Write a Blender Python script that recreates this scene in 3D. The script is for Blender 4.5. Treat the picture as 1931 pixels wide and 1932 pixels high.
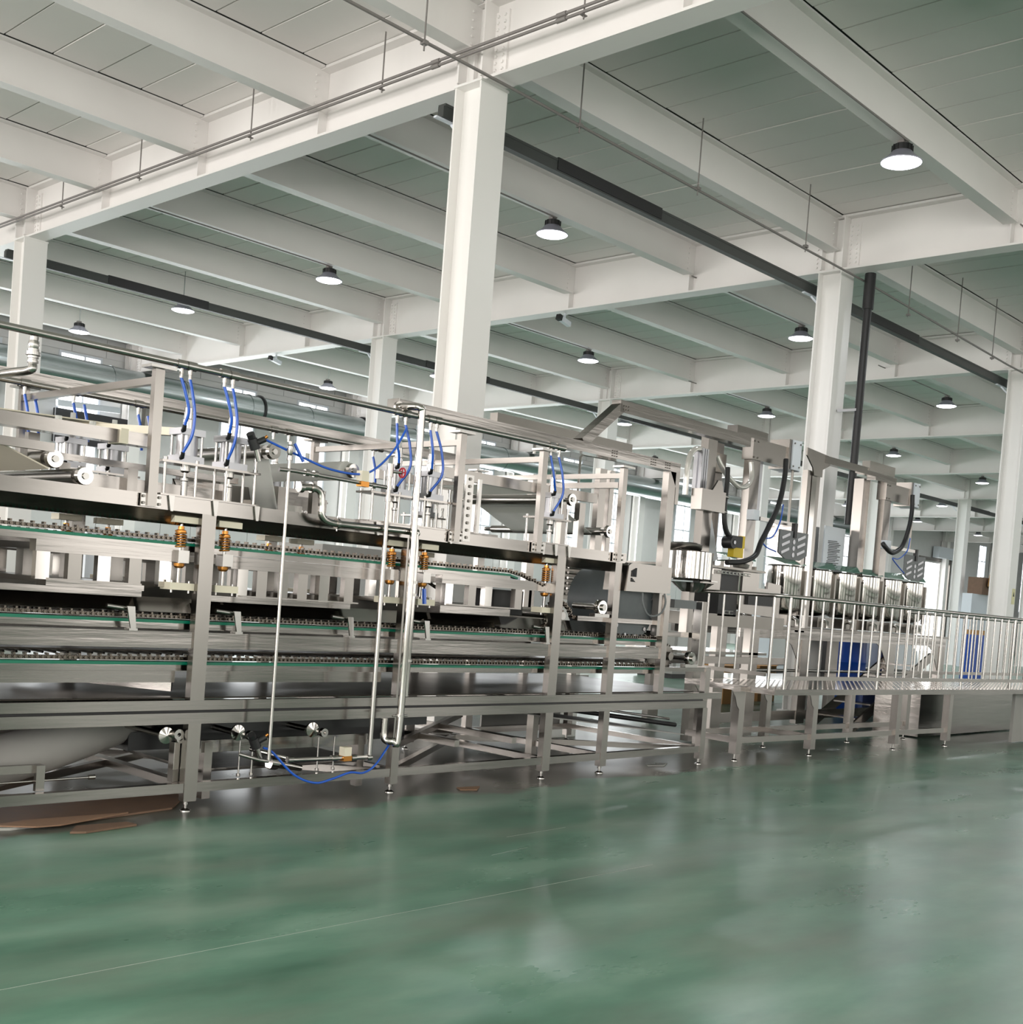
import bpy, bmesh, math, random
from math import sin, cos, pi, radians
from mathutils import Vector, Matrix
random.seed(7)
scn = bpy.context.scene
COL = scn.collection
for o in list(bpy.data.objects): bpy.data.objects.remove(o)

# ------------------------------------------------------------------ camera
YAW, PIT, ROL, EYE = 0.81751, -0.035181, 0.076063, 1.5
fwd = Vector((sin(YAW)*cos(PIT), cos(YAW)*cos(PIT), sin(PIT)))
rgt = Vector((cos(YAW), -sin(YAW), 0)); upv = rgt.cross(fwd)
cr = cos(ROL)*rgt + sin(ROL)*upv; cu = -sin(ROL)*rgt + cos(ROL)*upv
cd = bpy.data.cameras.new('camera'); cam = bpy.data.objects.new('camera', cd); COL.objects.link(cam)
cam.matrix_world = Matrix(((cr.x, cu.x, -fwd.x, 0), (cr.y, cu.y, -fwd.y, 0), (cr.z, cu.z, -fwd.z, EYE), (0, 0, 0, 1)))
cd.sensor_fit = 'HORIZONTAL'; cd.sensor_width = 36; cd.lens = 2221.6/1931*36; cd.shift_y = 235.7/1931
cd.clip_start = 0.05; cd.clip_end = 400
scn.camera = cam

# ------------------------------------------------------------------ world, lights, exposure
w = bpy.data.worlds.new('world'); scn.world = w; w.use_nodes = True
w.node_tree.nodes['Background'].inputs[0].default_value = (0.86, 0.93, 1, 1)
w.node_tree.nodes['Background'].inputs[1].default_value = 1.0
vs = scn.view_settings; vs.view_transform = 'Standard'; vs.look = 'None'; vs.gamma = 1; vs.exposure = 0.24; vs.use_curve_mapping = False
scn.cycles.use_denoising = True
scn.cycles.max_bounces = 7; scn.cycles.diffuse_bounces = 4; scn.cycles.glossy_bounces = 4
scn.cycles.sample_clamp_indirect = 6.0
scn.cycles.caustics_reflective = False; scn.cycles.caustics_refractive = False

def area(name, loc, rot, sx, sy, power, col):
    l = bpy.data.lights.new(name, 'AREA'); l.shape = 'RECTANGLE'; l.size = sx; l.size_y = sy; l.energy = power; l.color = col
    o = bpy.data.objects.new(name, l); COL.objects.link(o); o.location = loc; o.rotation_euler = rot
    o['kind'] = 'helper'
    return o
# daylight at the end wall, plus added lights along the wall behind the camera
for k in range(5): area('window_daylight', (-9.7, -6+7.5*k, 3.2), (0, -pi/2, 0), 5.0, 5.2, 760, (1, 0.95, 0.92))
for k in range(12): area('window_daylight', (-3+7.9*k, -9.7, 3.4), (pi/2, 0, 0), 4.6, 5.2, 195, (1, 0.965, 0.93))  # added lights, spaced apart to streak the reflections in the steel
# daylight through the window strips and the open gate of the far wall
area('window_daylight', (30, 31.0, 4.6), (-pi/2, 0, 0), 50, 4.0, 2300, (0.95, 0.98, 1))

# ------------------------------------------------------------------ materials
MATS = {}
def mat(name, col, rough=0.5, metal=0.0, emit=None, estr=0.0, noise=0.0, nscale=4.0, bump=0.0, coat=0.0, alpha=1.0, stretch=None, trans=0.0, spec=None):
    m = bpy.data.materials.new(name); m.use_nodes = True; nt = m.node_tree; b = nt.nodes['Principled BSDF']
    b.inputs['Base Color'].default_value = (*col, 1); b.inputs['Roughness'].default_value = rough; b.inputs['Metallic'].default_value = metal
    if spec is not None: b.inputs['Specular IOR Level'].default_value = spec
    if coat: b.inputs['Coat Weight'].default_value = coat; b.inputs['Coat Roughness'].default_value = 0.08
    if emit: b.inputs['Emission Color'].default_value = (*emit, 1); b.inputs['Emission Strength'].default_value = estr
    if alpha < 1: b.inputs['Alpha'].default_value = alpha
    if trans: b.inputs['Transmission Weight'].default_value = trans
    if noise or bump:
        tc = nt.nodes.new('ShaderNodeTexCoord'); mp = nt.nodes.new('ShaderNodeMapping'); ns = nt.nodes.new('ShaderNodeTexNoise')
        nt.links.new(tc.outputs['Object'], mp.inputs[0]); nt.links.new(mp.outputs[0], ns.inputs['Vector'])
        if stretch: mp.inputs['Scale'].default_value = stretch
        ns.inputs['Scale'].default_value = nscale; ns.inputs['Detail'].default_value = 5
        if noise:
            mx = nt.nodes.new('ShaderNodeMix'); mx.data_type = 'RGBA'
            mx.inputs[6].default_value = (*[c*(1-noise) for c in col], 1); mx.inputs[7].default_value = (*[min(1, c*(1+noise)) for c in col], 1)
            nt.links.new(ns.outputs[0], mx.inputs[0]); nt.links.new(mx.outputs[2], b.inputs['Base Color'])
            mr = nt.nodes.new('ShaderNodeMapRange'); mr.inputs[3].default_value = max(0.02, rough-noise*0.35); mr.inputs[4].default_value = rough+noise*0.35
            nt.links.new(ns.outputs[0], mr.inputs[0]); nt.links.new(mr.outputs[0], b.inputs['Roughness'])
        if bump:
            bp = nt.nodes.new('ShaderNodeBump'); bp.inputs['Strength'].default_value = bump; bp.inputs['Distance'].default_value = 0.02
            nt.links.new(ns.outputs[0], bp.inputs['Height']); nt.links.new(bp.outputs[0], b.inputs['Normal'])
    MATS[name] = m; return m
mat('paint', (0.82, 0.795, 0.775), 0.45, noise=0.04, nscale=1.5)
mat('paint_col', (0.84, 0.825, 0.80), 0.4, noise=0.03, nscale=1.2)
mat('panel', (0.89, 0.86, 0.835), 0.6, noise=0.05, nscale=0.8)
mat('joint', (0.16, 0.17, 0.165), 0.8)
mat('wallpanel', (0.60, 0.60, 0.59), 0.55, noise=0.04)
mat('steel', (0.31, 0.29, 0.27), 0.25, 1, noise=0.07, nscale=2, stretch=(1, 1, 0.5))
mat('steelh', (0.29, 0.272, 0.255), 0.17, 1, noise=0.12, nscale=1.2, stretch=(0.8, 4, 12), bump=0.11)
mat('steel_dark', (0.24, 0.225, 0.205), 0.3, 1, noise=0.12, nscale=2)
mat('polished', (0.50, 0.475, 0.45), 0.10, 1, noise=0.05, nscale=6)
mat('pipe', (0.42, 0.405, 0.385), 0.24, 1)
mat('galv', (0.36, 0.40, 0.40), 0.25, 1, noise=0.1, nscale=2)
mat('alu', (0.42, 0.42, 0.44), 0.35, 1)
mat('chain', (0.15, 0.13, 0.11), 0.25, 1, noise=0.3, nscale=60)
mat('green', (0.0, 0.16, 0.09), 0.4)
mat('dark_tray', (0.035, 0.031, 0.027), 0.3, 1, noise=0.15, nscale=3)
mat('cream', (0.76, 0.70, 0.56), 0.45)
mat('film', (0.86, 0.86, 0.83), 0.35, noise=0.03)
mat('brass', (0.55, 0.24, 0.06), 0.3, 1)
mat('bluehose', (0.01, 0.10, 0.55), 0.3, coat=0.4)
mat('black', (0.012, 0.012, 0.013), 0.45)
mat('belt', (0.015, 0.015, 0.016), 0.3)
mat('grey_pvc', (0.16, 0.17, 0.175), 0.5)
mat('trunk', (0.045, 0.05, 0.047), 0.5, noise=0.15)
mat('thinpipe', (0.20, 0.185, 0.175), 0.5)
mat('white_box', (0.66, 0.70, 0.75), 0.35)
mat('yellow', (0.70, 0.50, 0.02), 0.45)
mat('red', (0.50, 0.012, 0.03), 0.35)
mat('blue', (0.0, 0.065, 0.42), 0.4)
mat('carton', (0.50, 0.27, 0.10), 0.8, noise=0.1)
mat('cardb', (0.16, 0.095, 0.06), 0.7, noise=0.3, nscale=9)
mat('lamp_shade', (0.30, 0.30, 0.36), 0.4, 0.3)
mat('lamp_light', (1, 1, 1), 0.5, emit=(0.93, 0.95, 1), estr=7.0)
mat('daylight', (1, 1, 1), 0.5, emit=(1, 1, 1), estr=2.2)
mat('greenfilm', (0.10, 0.22, 0.17), 0.12, 0.1, coat=0.6)
mat('clearhose', (0.62, 0.60, 0.56), 0.12, 0.35, coat=0.5)
mat('drum', (0.10, 0.115, 0.12), 0.4, noise=0.15, nscale=12)
mat('concrete', (0.5, 0.5, 0.48), 0.8)
mat('cardb2', (0.24, 0.14, 0.085), 0.7, noise=0.2, nscale=9)
mat('canvas', (0.36, 0.35, 0.33), 0.7, noise=0.1)
mat('sticker', (0.72, 0.68, 0.40), 0.5)
mat('ink', (0.03, 0.03, 0.03), 0.6)

def film_mat():
    m = MATS['film']; nt = m.node_tree; b = nt.nodes['Principled BSDF']; o = nt.nodes['Material Output']
    t = nt.nodes.new('ShaderNodeBsdfTranslucent'); t.inputs[0].default_value = (0.88, 0.88, 0.85, 1); x = nt.nodes.new('ShaderNodeMixShader'); x.inputs[0].default_value = 0.75
    nt.links.new(b.outputs[0], x.inputs[1]); nt.links.new(t.outputs[0], x.inputs[2]); nt.links.new(x.outputs[0], o.inputs[0])
film_mat()
def floor_mat():
    m = bpy.data.materials.new('epoxy_floor'); m.use_nodes = True; nt = m.node_tree; N = nt.nodes.new; L = nt.links.new
    b = nt.nodes['Principled BSDF']
    tc = N('ShaderNodeTexCoord'); mp = N('ShaderNodeMapping'); mp.inputs['Scale'].default_value = (0.55, 1.3, 1); L(tc.outputs['Object'], mp.inputs[0])
    mp.inputs['Rotation'].default_value = (0, 0, 0.5)
    n1 = N('ShaderNodeTexNoise'); n1.inputs['Scale'].default_value = 1.5; n1.inputs['Detail'].default_value = 5; n1.inputs['Roughness'].default_value = 0.55; L(mp.outputs[0], n1.inputs['Vector'])
    r1 = N('ShaderNodeValToRGB'); e = r1.color_ramp.elements
    e[0].position = 0.30; e[0].color = (0.060, 0.145, 0.100, 1); e[1].position = 0.72; e[1].color = (0.20, 0.335, 0.255, 1)
    q = r1.color_ramp.elements.new(0.5); q.color = (0.105, 0.225, 0.160, 1)
    L(n1.outputs[0], r1.inputs[0])
    n2 = N('ShaderNodeTexNoise'); n2.inputs['Scale'].default_value = 1.3; n2.inputs['Detail'].default_value = 5; n2.inputs['Roughness'].default_value = 0.55; L(mp.outputs[0], n2.inputs['Vector'])
    r2 = N('ShaderNodeValToRGB'); r2.color_ramp.elements[0].position = 0.45; r2.color_ramp.elements[1].position = 0.75; L(n2.outputs[0], r2.inputs[0])
    mx = N('ShaderNodeMix'); mx.data_type = 'RGBA'; mx.inputs[7].default_value = (0.21, 0.225, 0.185, 1)
    sc = N('ShaderNodeMath'); sc.operation = 'MULTIPLY'; sc.inputs[1].default_value = 0.6; L(r2.outputs[0], sc.inputs[0])
    L(sc.outputs[0], mx.inputs[0]); L(r1.outputs[0], mx.inputs[6])
    # the grey-brown strip that the line stands on
    sx = N('ShaderNodeSeparateXYZ'); L(tc.outputs['Object'], sx.inputs[0])
    n3 = N('ShaderNodeTexNoise'); n3.inputs['Scale'].default_value = 1.1; n3.inputs['Detail'].default_value = 6; L(tc.outputs['Object'], n3.inputs['Vector'])
    mm = N('ShaderNodeMath'); mm.operation = 'MULTIPLY_ADD'; mm.inputs[1].default_value = 0.75; L(n3.outputs[0], mm.inputs[0]); L(sx.outputs[1], mm.inputs[2])
    mr = N('ShaderNodeMapRange'); mr.inputs[1].default_value = 6.50; mr.inputs[2].default_value = 6.58; L(mm.outputs[0], mr.inputs[0])
    mx2 = N('ShaderNodeMix'); mx2.data_type = 'RGBA'; mx2.inputs[7].default_value = (0.10, 0.092, 0.080, 1)
    far = N('ShaderNodeMapRange'); far.inputs[1].default_value = 10; far.inputs[2].default_value = 12; far.inputs[3].default_value = 0.93; far.inputs[4].default_value = 0.55; L(sx.outputs[1], far.inputs[0])
    xr = N('ShaderNodeMapRange'); xr.inputs[1].default_value = 9.5; xr.inputs[2].default_value = 12.5; xr.inputs[3].default_value = 1.0; xr.inputs[4].default_value = 0.35; L(sx.outputs[0], xr.inputs[0])
    f1 = N('ShaderNodeMath'); f1.operation = 'MULTIPLY'; L(mr.outputs[0], f1.inputs[0]); L(far.outputs[0], f1.inputs[1])
    f2 = N('ShaderNodeMath'); f2.operation = 'MULTIPLY'; L(f1.outputs[0], f2.inputs[0]); L(xr.outputs[0], f2.inputs[1])
    L(f2.outputs[0], mx2.inputs[0]); L(mx.outputs[2], mx2.inputs[6]); L(mx2.outputs[2], b.inputs['Base Color'])
    rr = N('ShaderNodeMapRange'); rr.inputs[3].default_value = 0.22; rr.inputs[4].default_value = 0.36; L(n2.outputs[0], rr.inputs[0]); L(rr.outputs[0], b.inputs['Roughness'])
    b.inputs['Specular IOR Level'].default_value = 0.36
    bp = N('ShaderNodeBump'); bp.inputs['Strength'].default_value = 0.03; bp.inputs['Distance'].default_value = 0.02
    n4 = N('ShaderNodeTexNoise'); n4.inputs['Scale'].default_value = 5; n4.inputs['Detail'].default_value = 3; L(tc.outputs['Object'], n4.inputs['Vector'])
    L(n4.outputs[0], bp.inputs['Height']); L(bp.outputs[0], b.inputs['Normal'])
    MATS['floor'] = m
floor_mat()

# ------------------------------------------------------------------ mesh helper
class MB:
    def __init__(s): s.v = []; s.f = []; s.sm = []
    def add(s, vs, fs, smooth=False):
        n = len(s.v); s.v += [tuple(v) for v in vs]; s.f += [tuple(i+n for i in f) for f in fs]; s.sm += [smooth]*len(fs); return s
    def box(s, x0, x1, y0, y1, z0, z1):
        v = [(x, y, z) for z in (z0, z1) for y in (y0, y1) for x in (x0, x1)]
        return s.add(v, [(0, 2, 3, 1), (4, 5, 7, 6), (0, 1, 5, 4), (2, 6, 7, 3), (0, 4, 6, 2), (1, 3, 7, 5)])
    def obox(s, p, q, wd, ht, up=(0, 0, 1)):
        p = Vector(p); q = Vector(q); d = (q-p).normalized(); u = Vector(up)
        if abs(d.dot(u)) > 0.98: u = Vector((0, 1, 0))
        r = d.cross(u).normalized(); u = r.cross(d)
        v = [e+r*a*wd/2+u*b*ht/2 for e in (p, q) for a, b in ((-1, -1), (1, -1), (1, 1), (-1, 1))]
        return s.add(v, [(0, 1, 2, 3), (7, 6, 5, 4), (0, 4, 5, 1), (1, 5, 6, 2), (2, 6, 7, 3), (3, 7, 4, 0)])
    def cyl(s, p, q, r, n=12, r2=None, caps=True):
        return s.tube([p, q], r, n, radii=[r, r if r2 is None else r2], caps=caps)
    def tube(s, pts, r, n=8, radii=None, caps=True):
        pts = [Vector(p) for p in pts]; m = len(pts); V = []; prev = None
        for i, p in enumerate(pts):
            d = (pts[min(i+1, m-1)]-pts[max(i-1, 0)]).normalized()
            if prev is None:
                a = Vector((0, 0, 1)) if abs(d.z) < 0.9 else Vector((1, 0, 0))
                e1 = d.cross(a).normalized()
            else:
                e1 = (prev-d*prev.dot(d)).normalized()
            prev = e1; e2 = d.cross(e1); rr = radii[i] if radii else r
            V += [p+(e1*cos(2*pi*k/n)+e2*sin(2*pi*k/n))*rr for k in range(n)]
        F = [(i*n+k, i*n+(k+1) % n, (i+1)*n+(k+1) % n, (i+1)*n+k) for i in range(m-1) for k in range(n)]
        s.add(V, F, True)
        if caps: s.add(V[:n], [tuple(range(n))[::-1]]); s.add(V[-n:], [tuple(range(n))])
        return s
    def curve(s, ctrl, r, n=8, seg=8):
        c = [Vector(p) for p in ctrl]; c = [c[0]*2-c[1]]+c+[c[-1]*2-c[-2]]; pts = []
        for i in range(1, len(c)-2):
            for k in range(seg):
                t = k/seg; a, b, cc, d = c[i-1:i+3]
                pts.append(0.5*((2*b)+(cc-a)*t+(2*a-5*b+4*cc-d)*t*t+(3*b-a-3*cc+d)*t**3))
        pts.append(c[-2]); return s.tube(pts, r, n)
    def lathe(s, c, prof, n=20, axis='z'):
        c = Vector(c); V = []
        for r, h in prof:
            for k in range(n):
                a, b = r*cos(2*pi*k/n), r*sin(2*pi*k/n)
                V.append(c+(Vector((a, b, h)) if axis == 'z' else Vector((a, h, b)) if axis == 'y' else Vector((h, a, b))))
        base = len(s.v); s.v += [tuple(v) for v in V]; ids = [[i*n+k for k in range(n)] for i in range(len(prof))]; lo = ids[0]
        for i in range(len(prof)-1):
            if i > 0:
                a = Vector((prof[i][0]-prof[i-1][0], prof[i][1]-prof[i-1][1])); b = Vector((prof[i+1][0]-prof[i][0], prof[i+1][1]-prof[i][1]))
                if a.length > 0 and b.length > 0 and a.angle(b) > 0.6:
                    st = len(s.v)-base; s.v += [tuple(V[i*n+k]) for k in range(n)]; lo = [st+k for k in range(n)]
                else: lo = ids[i]
            hi = ids[i+1]
            for k in range(n): s.f.append((base+lo[k], base+lo[(k+1) % n], base+hi[(k+1) % n], base+hi[k])); s.sm.append(True)
        return s
    def prism(s, poly, d, lo, hi):  # poly: 2D points in the plane across axis d
        f = {'x': lambda a, b, h: (h, a, b), 'y': lambda a, b, h: (a, h, b), 'z': lambda a, b, h: (a, b, h)}[d]
        n = len(poly); V = [f(a, b, lo) for a, b in poly]+[f(a, b, hi) for a, b in poly]
        return s.add(V, [tuple(range(n))[::-1], tuple(range(n, 2*n))]+[(i, (i+1) % n, n+(i+1) % n, n+i) for i in range(n)])
    def mesh(s, name, m, base=(0, 0, 0)):
        b = Vector(base); me = bpy.data.meshes.new(name)
        me.from_pydata([tuple(Vector(v)-b) for v in s.v], [], s.f); me.polygons.foreach_set('use_smooth', s.sm)
        me.materials.append(MATS[m]); me.update()
        bm = bmesh.new(); bm.from_mesh(me); bmesh.ops.recalc_face_normals(bm, faces=bm.faces); bm.to_mesh(me); bm.free()
        return me

def props(o, label=None, cat=None, group=None, kind=None):
    if label: o['label'] = label
    if cat: o['category'] = cat
    if group: o['group'] = group
    if kind: o['kind'] = kind
    return o
def T(name, label, cat, base=(0, 0, 0), group=None, kind=None):
    o = bpy.data.objects.new(name, None); COL.objects.link(o); o.location = base; o.empty_display_size = 0.1
    return props(o, label, cat, group, kind)
def root_of(o):
    while o.parent: o = o.parent
    return o
def P(parent, name, m, mb, label=None, kind=None):
    o = bpy.data.objects.new(name, mb.mesh(name, m, root_of(parent).location)); COL.objects.link(o); o.parent = parent
    return props(o, label, None, None, kind)
def S(name, label, cat, m, mb, base=None, group=None, kind=None):   # a thing that is one mesh
    if base is None:
        xs = [v[0] for v in mb.v]; ys = [v[1] for v in mb.v]; zs = [v[2] for v in mb.v]
        base = ((min(xs)+max(xs))/2, (min(ys)+max(ys))/2, min(zs))
    o = bpy.data.objects.new(name, mb.mesh(name, m, base)); COL.objects.link(o); o.location = base
    return props(o, label, cat, group, kind)
def dup(o, delta=None, label=None, group=None, parent=None):
    c = o.copy(); COL.objects.link(c); c.parent = parent
    if delta is not None: c.location = Vector(o.location)+Vector(delta)
    if label: c['label'] = label
    if group: c['group'] = group
    for ch in list(o.children): dup(ch, parent=c)
    return c
ORD = ['first', 'second', 'third', 'fourth', 'fifth', 'sixth', 'seventh', 'eighth', 'ninth', 'tenth', 'eleventh', 'twelfth']

# ================================================================== HALL
XB = [8.85+7.9*k for k in range(-1, 10)]        # girder lines
YB = [9.35, 20.2, 31.05]                         # column lines
SOF, BOT, CEI = 6.9, 7.2, 7.75                   # girder soffit, beam soffit, ceiling
X0, X1, Y0, Y1 = -10, 88, -10, 31.3
fl = S('floor', 'glossy mottled green epoxy floor with grey strip under the machines', 'floor', 'floor', MB().box(X0, X1, Y0, Y1, -0.2, 0), (0, 0, 0), kind='structure')
P(fl, 'floor_joint', 'film', MB().obox((1.2, 3.985, 0.0), (5.6, 3.985, 0.0), 0.0035, 0.001), 'pale thin saw-cut line')
P(fl, 'scratch', 'film', MB().obox((4.9, 4.62, 0.0), (5.25, 4.66, 0.0), 0.003, 0.001))
P(fl, 'scratch', 'film', MB().obox((5.35, 4.93, 0.0), (5.95, 4.96, 0.0), 0.003, 0.001))
ce = S('ceiling', 'pale grey-green ceiling of long narrow panels', 'ceiling', 'joint', MB().box(X0, X1, Y0, Y1, CEI+0.05, CEI+0.25), (0, 0, 0), kind='structure')
PY = [9.35+2.7125*k for k in range(-7, 9)]
def proj(p):
    d = Vector(p)-Vector((0, 0, EYE)); z = d.dot(fwd)
    return (965.5+2221.6*d.dot(cr)/z, 1201.7-2221.6*d.dot(cu)/z, z) if z > 0.1 else (-9999, -9999, z)
near = []; far = MB()
for i in range(len(PY)-1):
    y0, y1 = PY[i]+0.115, PY[i+1]-0.115
    for k in range(-25, 130):
        x0 = 6.55+0.6*k
        if x0 < X0 or x0 > X1-0.6: continue
        px, py, z = proj((x0+0.3, (y0+y1)/2, CEI))
        if -150 < px < 2080 and -150 < py < 1000 and z > 0.1: near.append((z, x0, y0, y1))
        else: far.box(x0+0.005, x0+0.595, y0, y1, CEI, CEI+0.05)
near.sort(); pm = {}
for j, (z, x0, y0, y1) in enumerate(near):
    if j < 300:
        key = 'm'
        if key not in pm: pm[key] = MB().box(0.011, 0.589, 0, y1-y0, 0, 0.05).mesh('ceiling_panel', 'panel')
        o = bpy.data.objects.new('ceiling_panel', pm[key]); COL.objects.link(o); o.parent = ce
        o.location = (x0, y0, CEI+random.choice((0, 0.003, 0.006)))
    else: far.box(x0+0.011, x0+0.589, y0, y1, CEI, CEI+0.05)
P(ce, 'ceiling_panels', 'panel', far, kind='stuff')

# walls
def wall_box(name, label, mb, m='wallpanel'): return S(name, label, 'wall', m, mb, (0, 0, 0), kind='structure')
WX = []
for k in range(0, 10):
    b = 8.85+7.9*k
    WX += [(b+3.0, b+4.25), (b+5.8, b+7.05)]
WX = [(a, b) for a, b in WX if not (66 < a < 76)]
WZ0, WZ1 = 3.0, 7.2
mb = MB().box(X0, 69.1, Y1, Y1+0.3, 0, WZ0).box(73.3, X1, Y1, Y1+0.3, 0, WZ0).box(X0, X1, Y1, Y1+0.3, WZ1, CEI+0.1)
xs = X0
for a, b in WX:
    if xs < 69.1 < a: mb.box(xs, 69.1, Y1, Y1+0.3, WZ0, WZ1).box(69.1, 73.3, Y1, Y1+0.3, 5.5, WZ1); xs = 73.3
    mb.box(xs, a, Y1, Y1+0.3, WZ0, WZ1); xs = b
mb.box(xs, X1, Y1, Y1+0.3, WZ0, WZ1)
wb = wall_box('wall_back', 'grey panelled far wall with tall window strips and a bright gate', mb)
pmesh = MB().box(0.01, 0.99, 0, 0.025, 0, WZ0-0.05).mesh('wall_panel', 'wallpanel'); pmesh2 = MB().box(0.01, 0.99, 0, 0.025, 0, 0.5).mesh('wall_panel', 'wallpanel')
for k in range(7, 69):
    o = bpy.data.objects.new('wall_panel', pmesh); COL.objects.link(o); o.parent = wb; o.location = (k, Y1-0.026, 0.02)
    o = bpy.data.objects.new('wall_panel', pmesh2); COL.objects.link(o); o.parent = wb; o.location = (k, Y1-0.026, 7.23)
for n, (a, b) in enumerate(WX):
    wn = T('window_%d' % (n+1), 'tall bright window strip number %d along the far wall' % (n+1), 'window', (a, Y1, WZ0), kind='structure')
    P(wn, 'window_frame', 'white_box', MB().box(a, a+0.06, Y1-0.04, Y1+0.05, WZ0, WZ1).box(b-0.06, b, Y1-0.04, Y1+0.05, WZ0, WZ1).box(a+0.06, b-0.06, Y1-0.04, Y1+0.05, WZ0, WZ0+0.06).box(a+0.06, b-0.06, Y1-0.04, Y1+0.05, WZ1-0.06, WZ1))
    for zz in (4.0, 5.0, 6.1): P(wn, 'transom', 'white_box', MB().box(a+0.06, b-0.06, Y1-0.03, Y1+0.04, zz, zz+0.05))
    P(wn, 'mullion', 'white_box', MB().box((a+b)/2+0.1, (a+b)/2+0.14, Y1-0.025, Y1+0.035, WZ0+0.06, WZ1-0.06))
    zs = (WZ0+0.06, 4.0, 5.0, 6.1, WZ1-0.06)
    for q in range(4): P(wn, 'pane', 'daylight', MB().box(a+0.06, b-0.06, Y1+0.045, Y1+0.055, zs[q]+0.05, zs[q+1]))
dr = T('door_1', 'wide open gate full of daylight in the far wall', 'gate', (69.1, Y1, 0), kind='structure')
P(dr, 'door_frame', 'steel_dark', MB().box(68.9, 69.1, Y1-0.1, Y1+0.2, 0, 5.6).box(73.3, 73.5, Y1-0.1, Y1+0.2, 0, 5.6).box(68.9, 73.5, Y1-0.1, Y1+0.2, 5.6, 5.8))
P(dr, 'door_opening', 'daylight', MB().box(69.1, 73.3, Y1+0.21, Y1+0.22, 0, 5.6))
P(dr, 'shutter_box', 'white_box', MB().box(70.6, 74.3, Y1-0.5, Y1-0.11, 5.82, 6.5))
# walls behind the camera and at both ends, two with a shallow recessed band behind the lights
wall_box('wall_left', 'painted end wall beside the camera', MB().box(X0-0.3, X0, Y0, Y1, 0, 1.2).box(X0-0.3, X0, Y0, Y1, 6.6, CEI+0.1).box(X0-0.3, X0-0.1, Y0, Y1, 1.2, 6.6), 'paint')
wall_box('wall_front', 'painted long wall behind the camera', MB().box(X0, X1, Y0-0.3, Y0, 0, 1.2).box(X0, X1, Y0-0.3, Y0, 6.6, CEI+0.1).box(X0, X1, Y0-0.3, Y0-0.1, 1.2, 6.6), 'paint')
wall_box('wall_right', 'grey distant end wall of the hall', MB().box(X1, X1+0.3, Y0, Y1, 0, CEI+0.1), 'wallpanel')

# columns: H sections with base plates
def column(cx, cy, label):
    h = 0.20; t = 0.022
    c = T('column', label, 'column', (cx, cy, 0), kind='structure')
    P(c, 'flange', 'paint_col', MB().box(cx-h, cx+h, cy-h, cy-h+t, 0, SOF)); P(c, 'flange', 'paint_col', MB().box(cx-h, cx+h, cy+h-t, cy+h, 0, SOF))
    P(c, 'web', 'paint_col', MB().box(cx-t/2-0.07, cx+t/2-0.07, cy-h+t, cy+h-t, 0, CEI-0.05))
    P(c, 'cap_plate', 'paint_col', MB().box(cx-h-0.01, cx+h+0.01, cy-h-0.01, cy+h+0.01, SOF-0.025, SOF))
    P(c, 'base_plate', 'paint_col', MB().box(cx-h-0.06, cx+h+0.06, cy-h-0.06, cy+h+0.06, 0, 0.03))
    return c
WHR = ['in the row close behind the machine', 'in the middle row', 'against the far wall']
proto = None
for i, cx in enumerate(XB[1:]):
    for j, cy in enumerate(YB):
        lab = 'white steel column on the %s girder line, %s' % (ORD[i], WHR[j])
        if proto is None: proto = column(cx, cy, lab)
        else: dup(proto, Vector((cx, cy, 0))-proto.location, lab)
# girders along Y with flanges, stiffeners and bolted splices
def girder(gx, label, full):
    g = T('girder', label, 'girder', (gx, Y0, SOF), kind='structure')
    P(g, 'bottom_flange', 'paint', MB().box(gx-0.15, gx+0.15, Y0, Y1, SOF, SOF+0.03))
    P(g, 'web', 'paint', MB().box(gx-0.012, gx+0.012, Y0, Y1, SOF+0.03, CEI-0.04))
    P(g, 'top_flange', 'paint', MB().box(gx-0.15, gx+0.15, Y0, Y1, CEI-0.04, CEI-0.005))
    for k in range(-6, 9):
        y = 9.35+2.7125*k
        P(g, 'stiffener', 'paint', MB().box(gx-0.14, gx+0.14, y-0.006, y+0.006, SOF+0.03, CEI-0.04))
    if full:
        for cy in YB:
            for s in (-1, 1):
                pl = P(g, 'splice_plate', 'paint', MB().box(gx-0.04, gx+0.04, cy+s*0.28-0.10, cy+s*0.28+0.10, SOF+0.06, CEI-0.12))
                b = MB()
                for zz in range(9):
                    for yy in (-0.05, 0.05):
                        for xx in (-1, 1): b.cyl((gx+xx*0.04, cy+s*0.28+yy, SOF+0.12+zz*0.07), (gx+xx*0.06, cy+s*0.28+yy, SOF+0.12+zz*0.07), 0.017, 6)
                P(pl, 'bolts', 'paint', b, kind='stuff')
            P(g, 'end_plate', 'paint', MB().box(gx-0.20, gx+0.20, cy-0.19, cy-0.165, SOF+0.03, CEI-0.04)); P(g, 'end_plate', 'paint', MB().box(gx-0.20, gx+0.20, cy+0.165, cy+0.19, SOF+0.03, CEI-0.04))
for i, gx in enumerate(XB):
    girder(gx, 'white steel cross girder on the %s column line%s' % (ORD[i], ''), i in (1, 2, 3))
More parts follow.
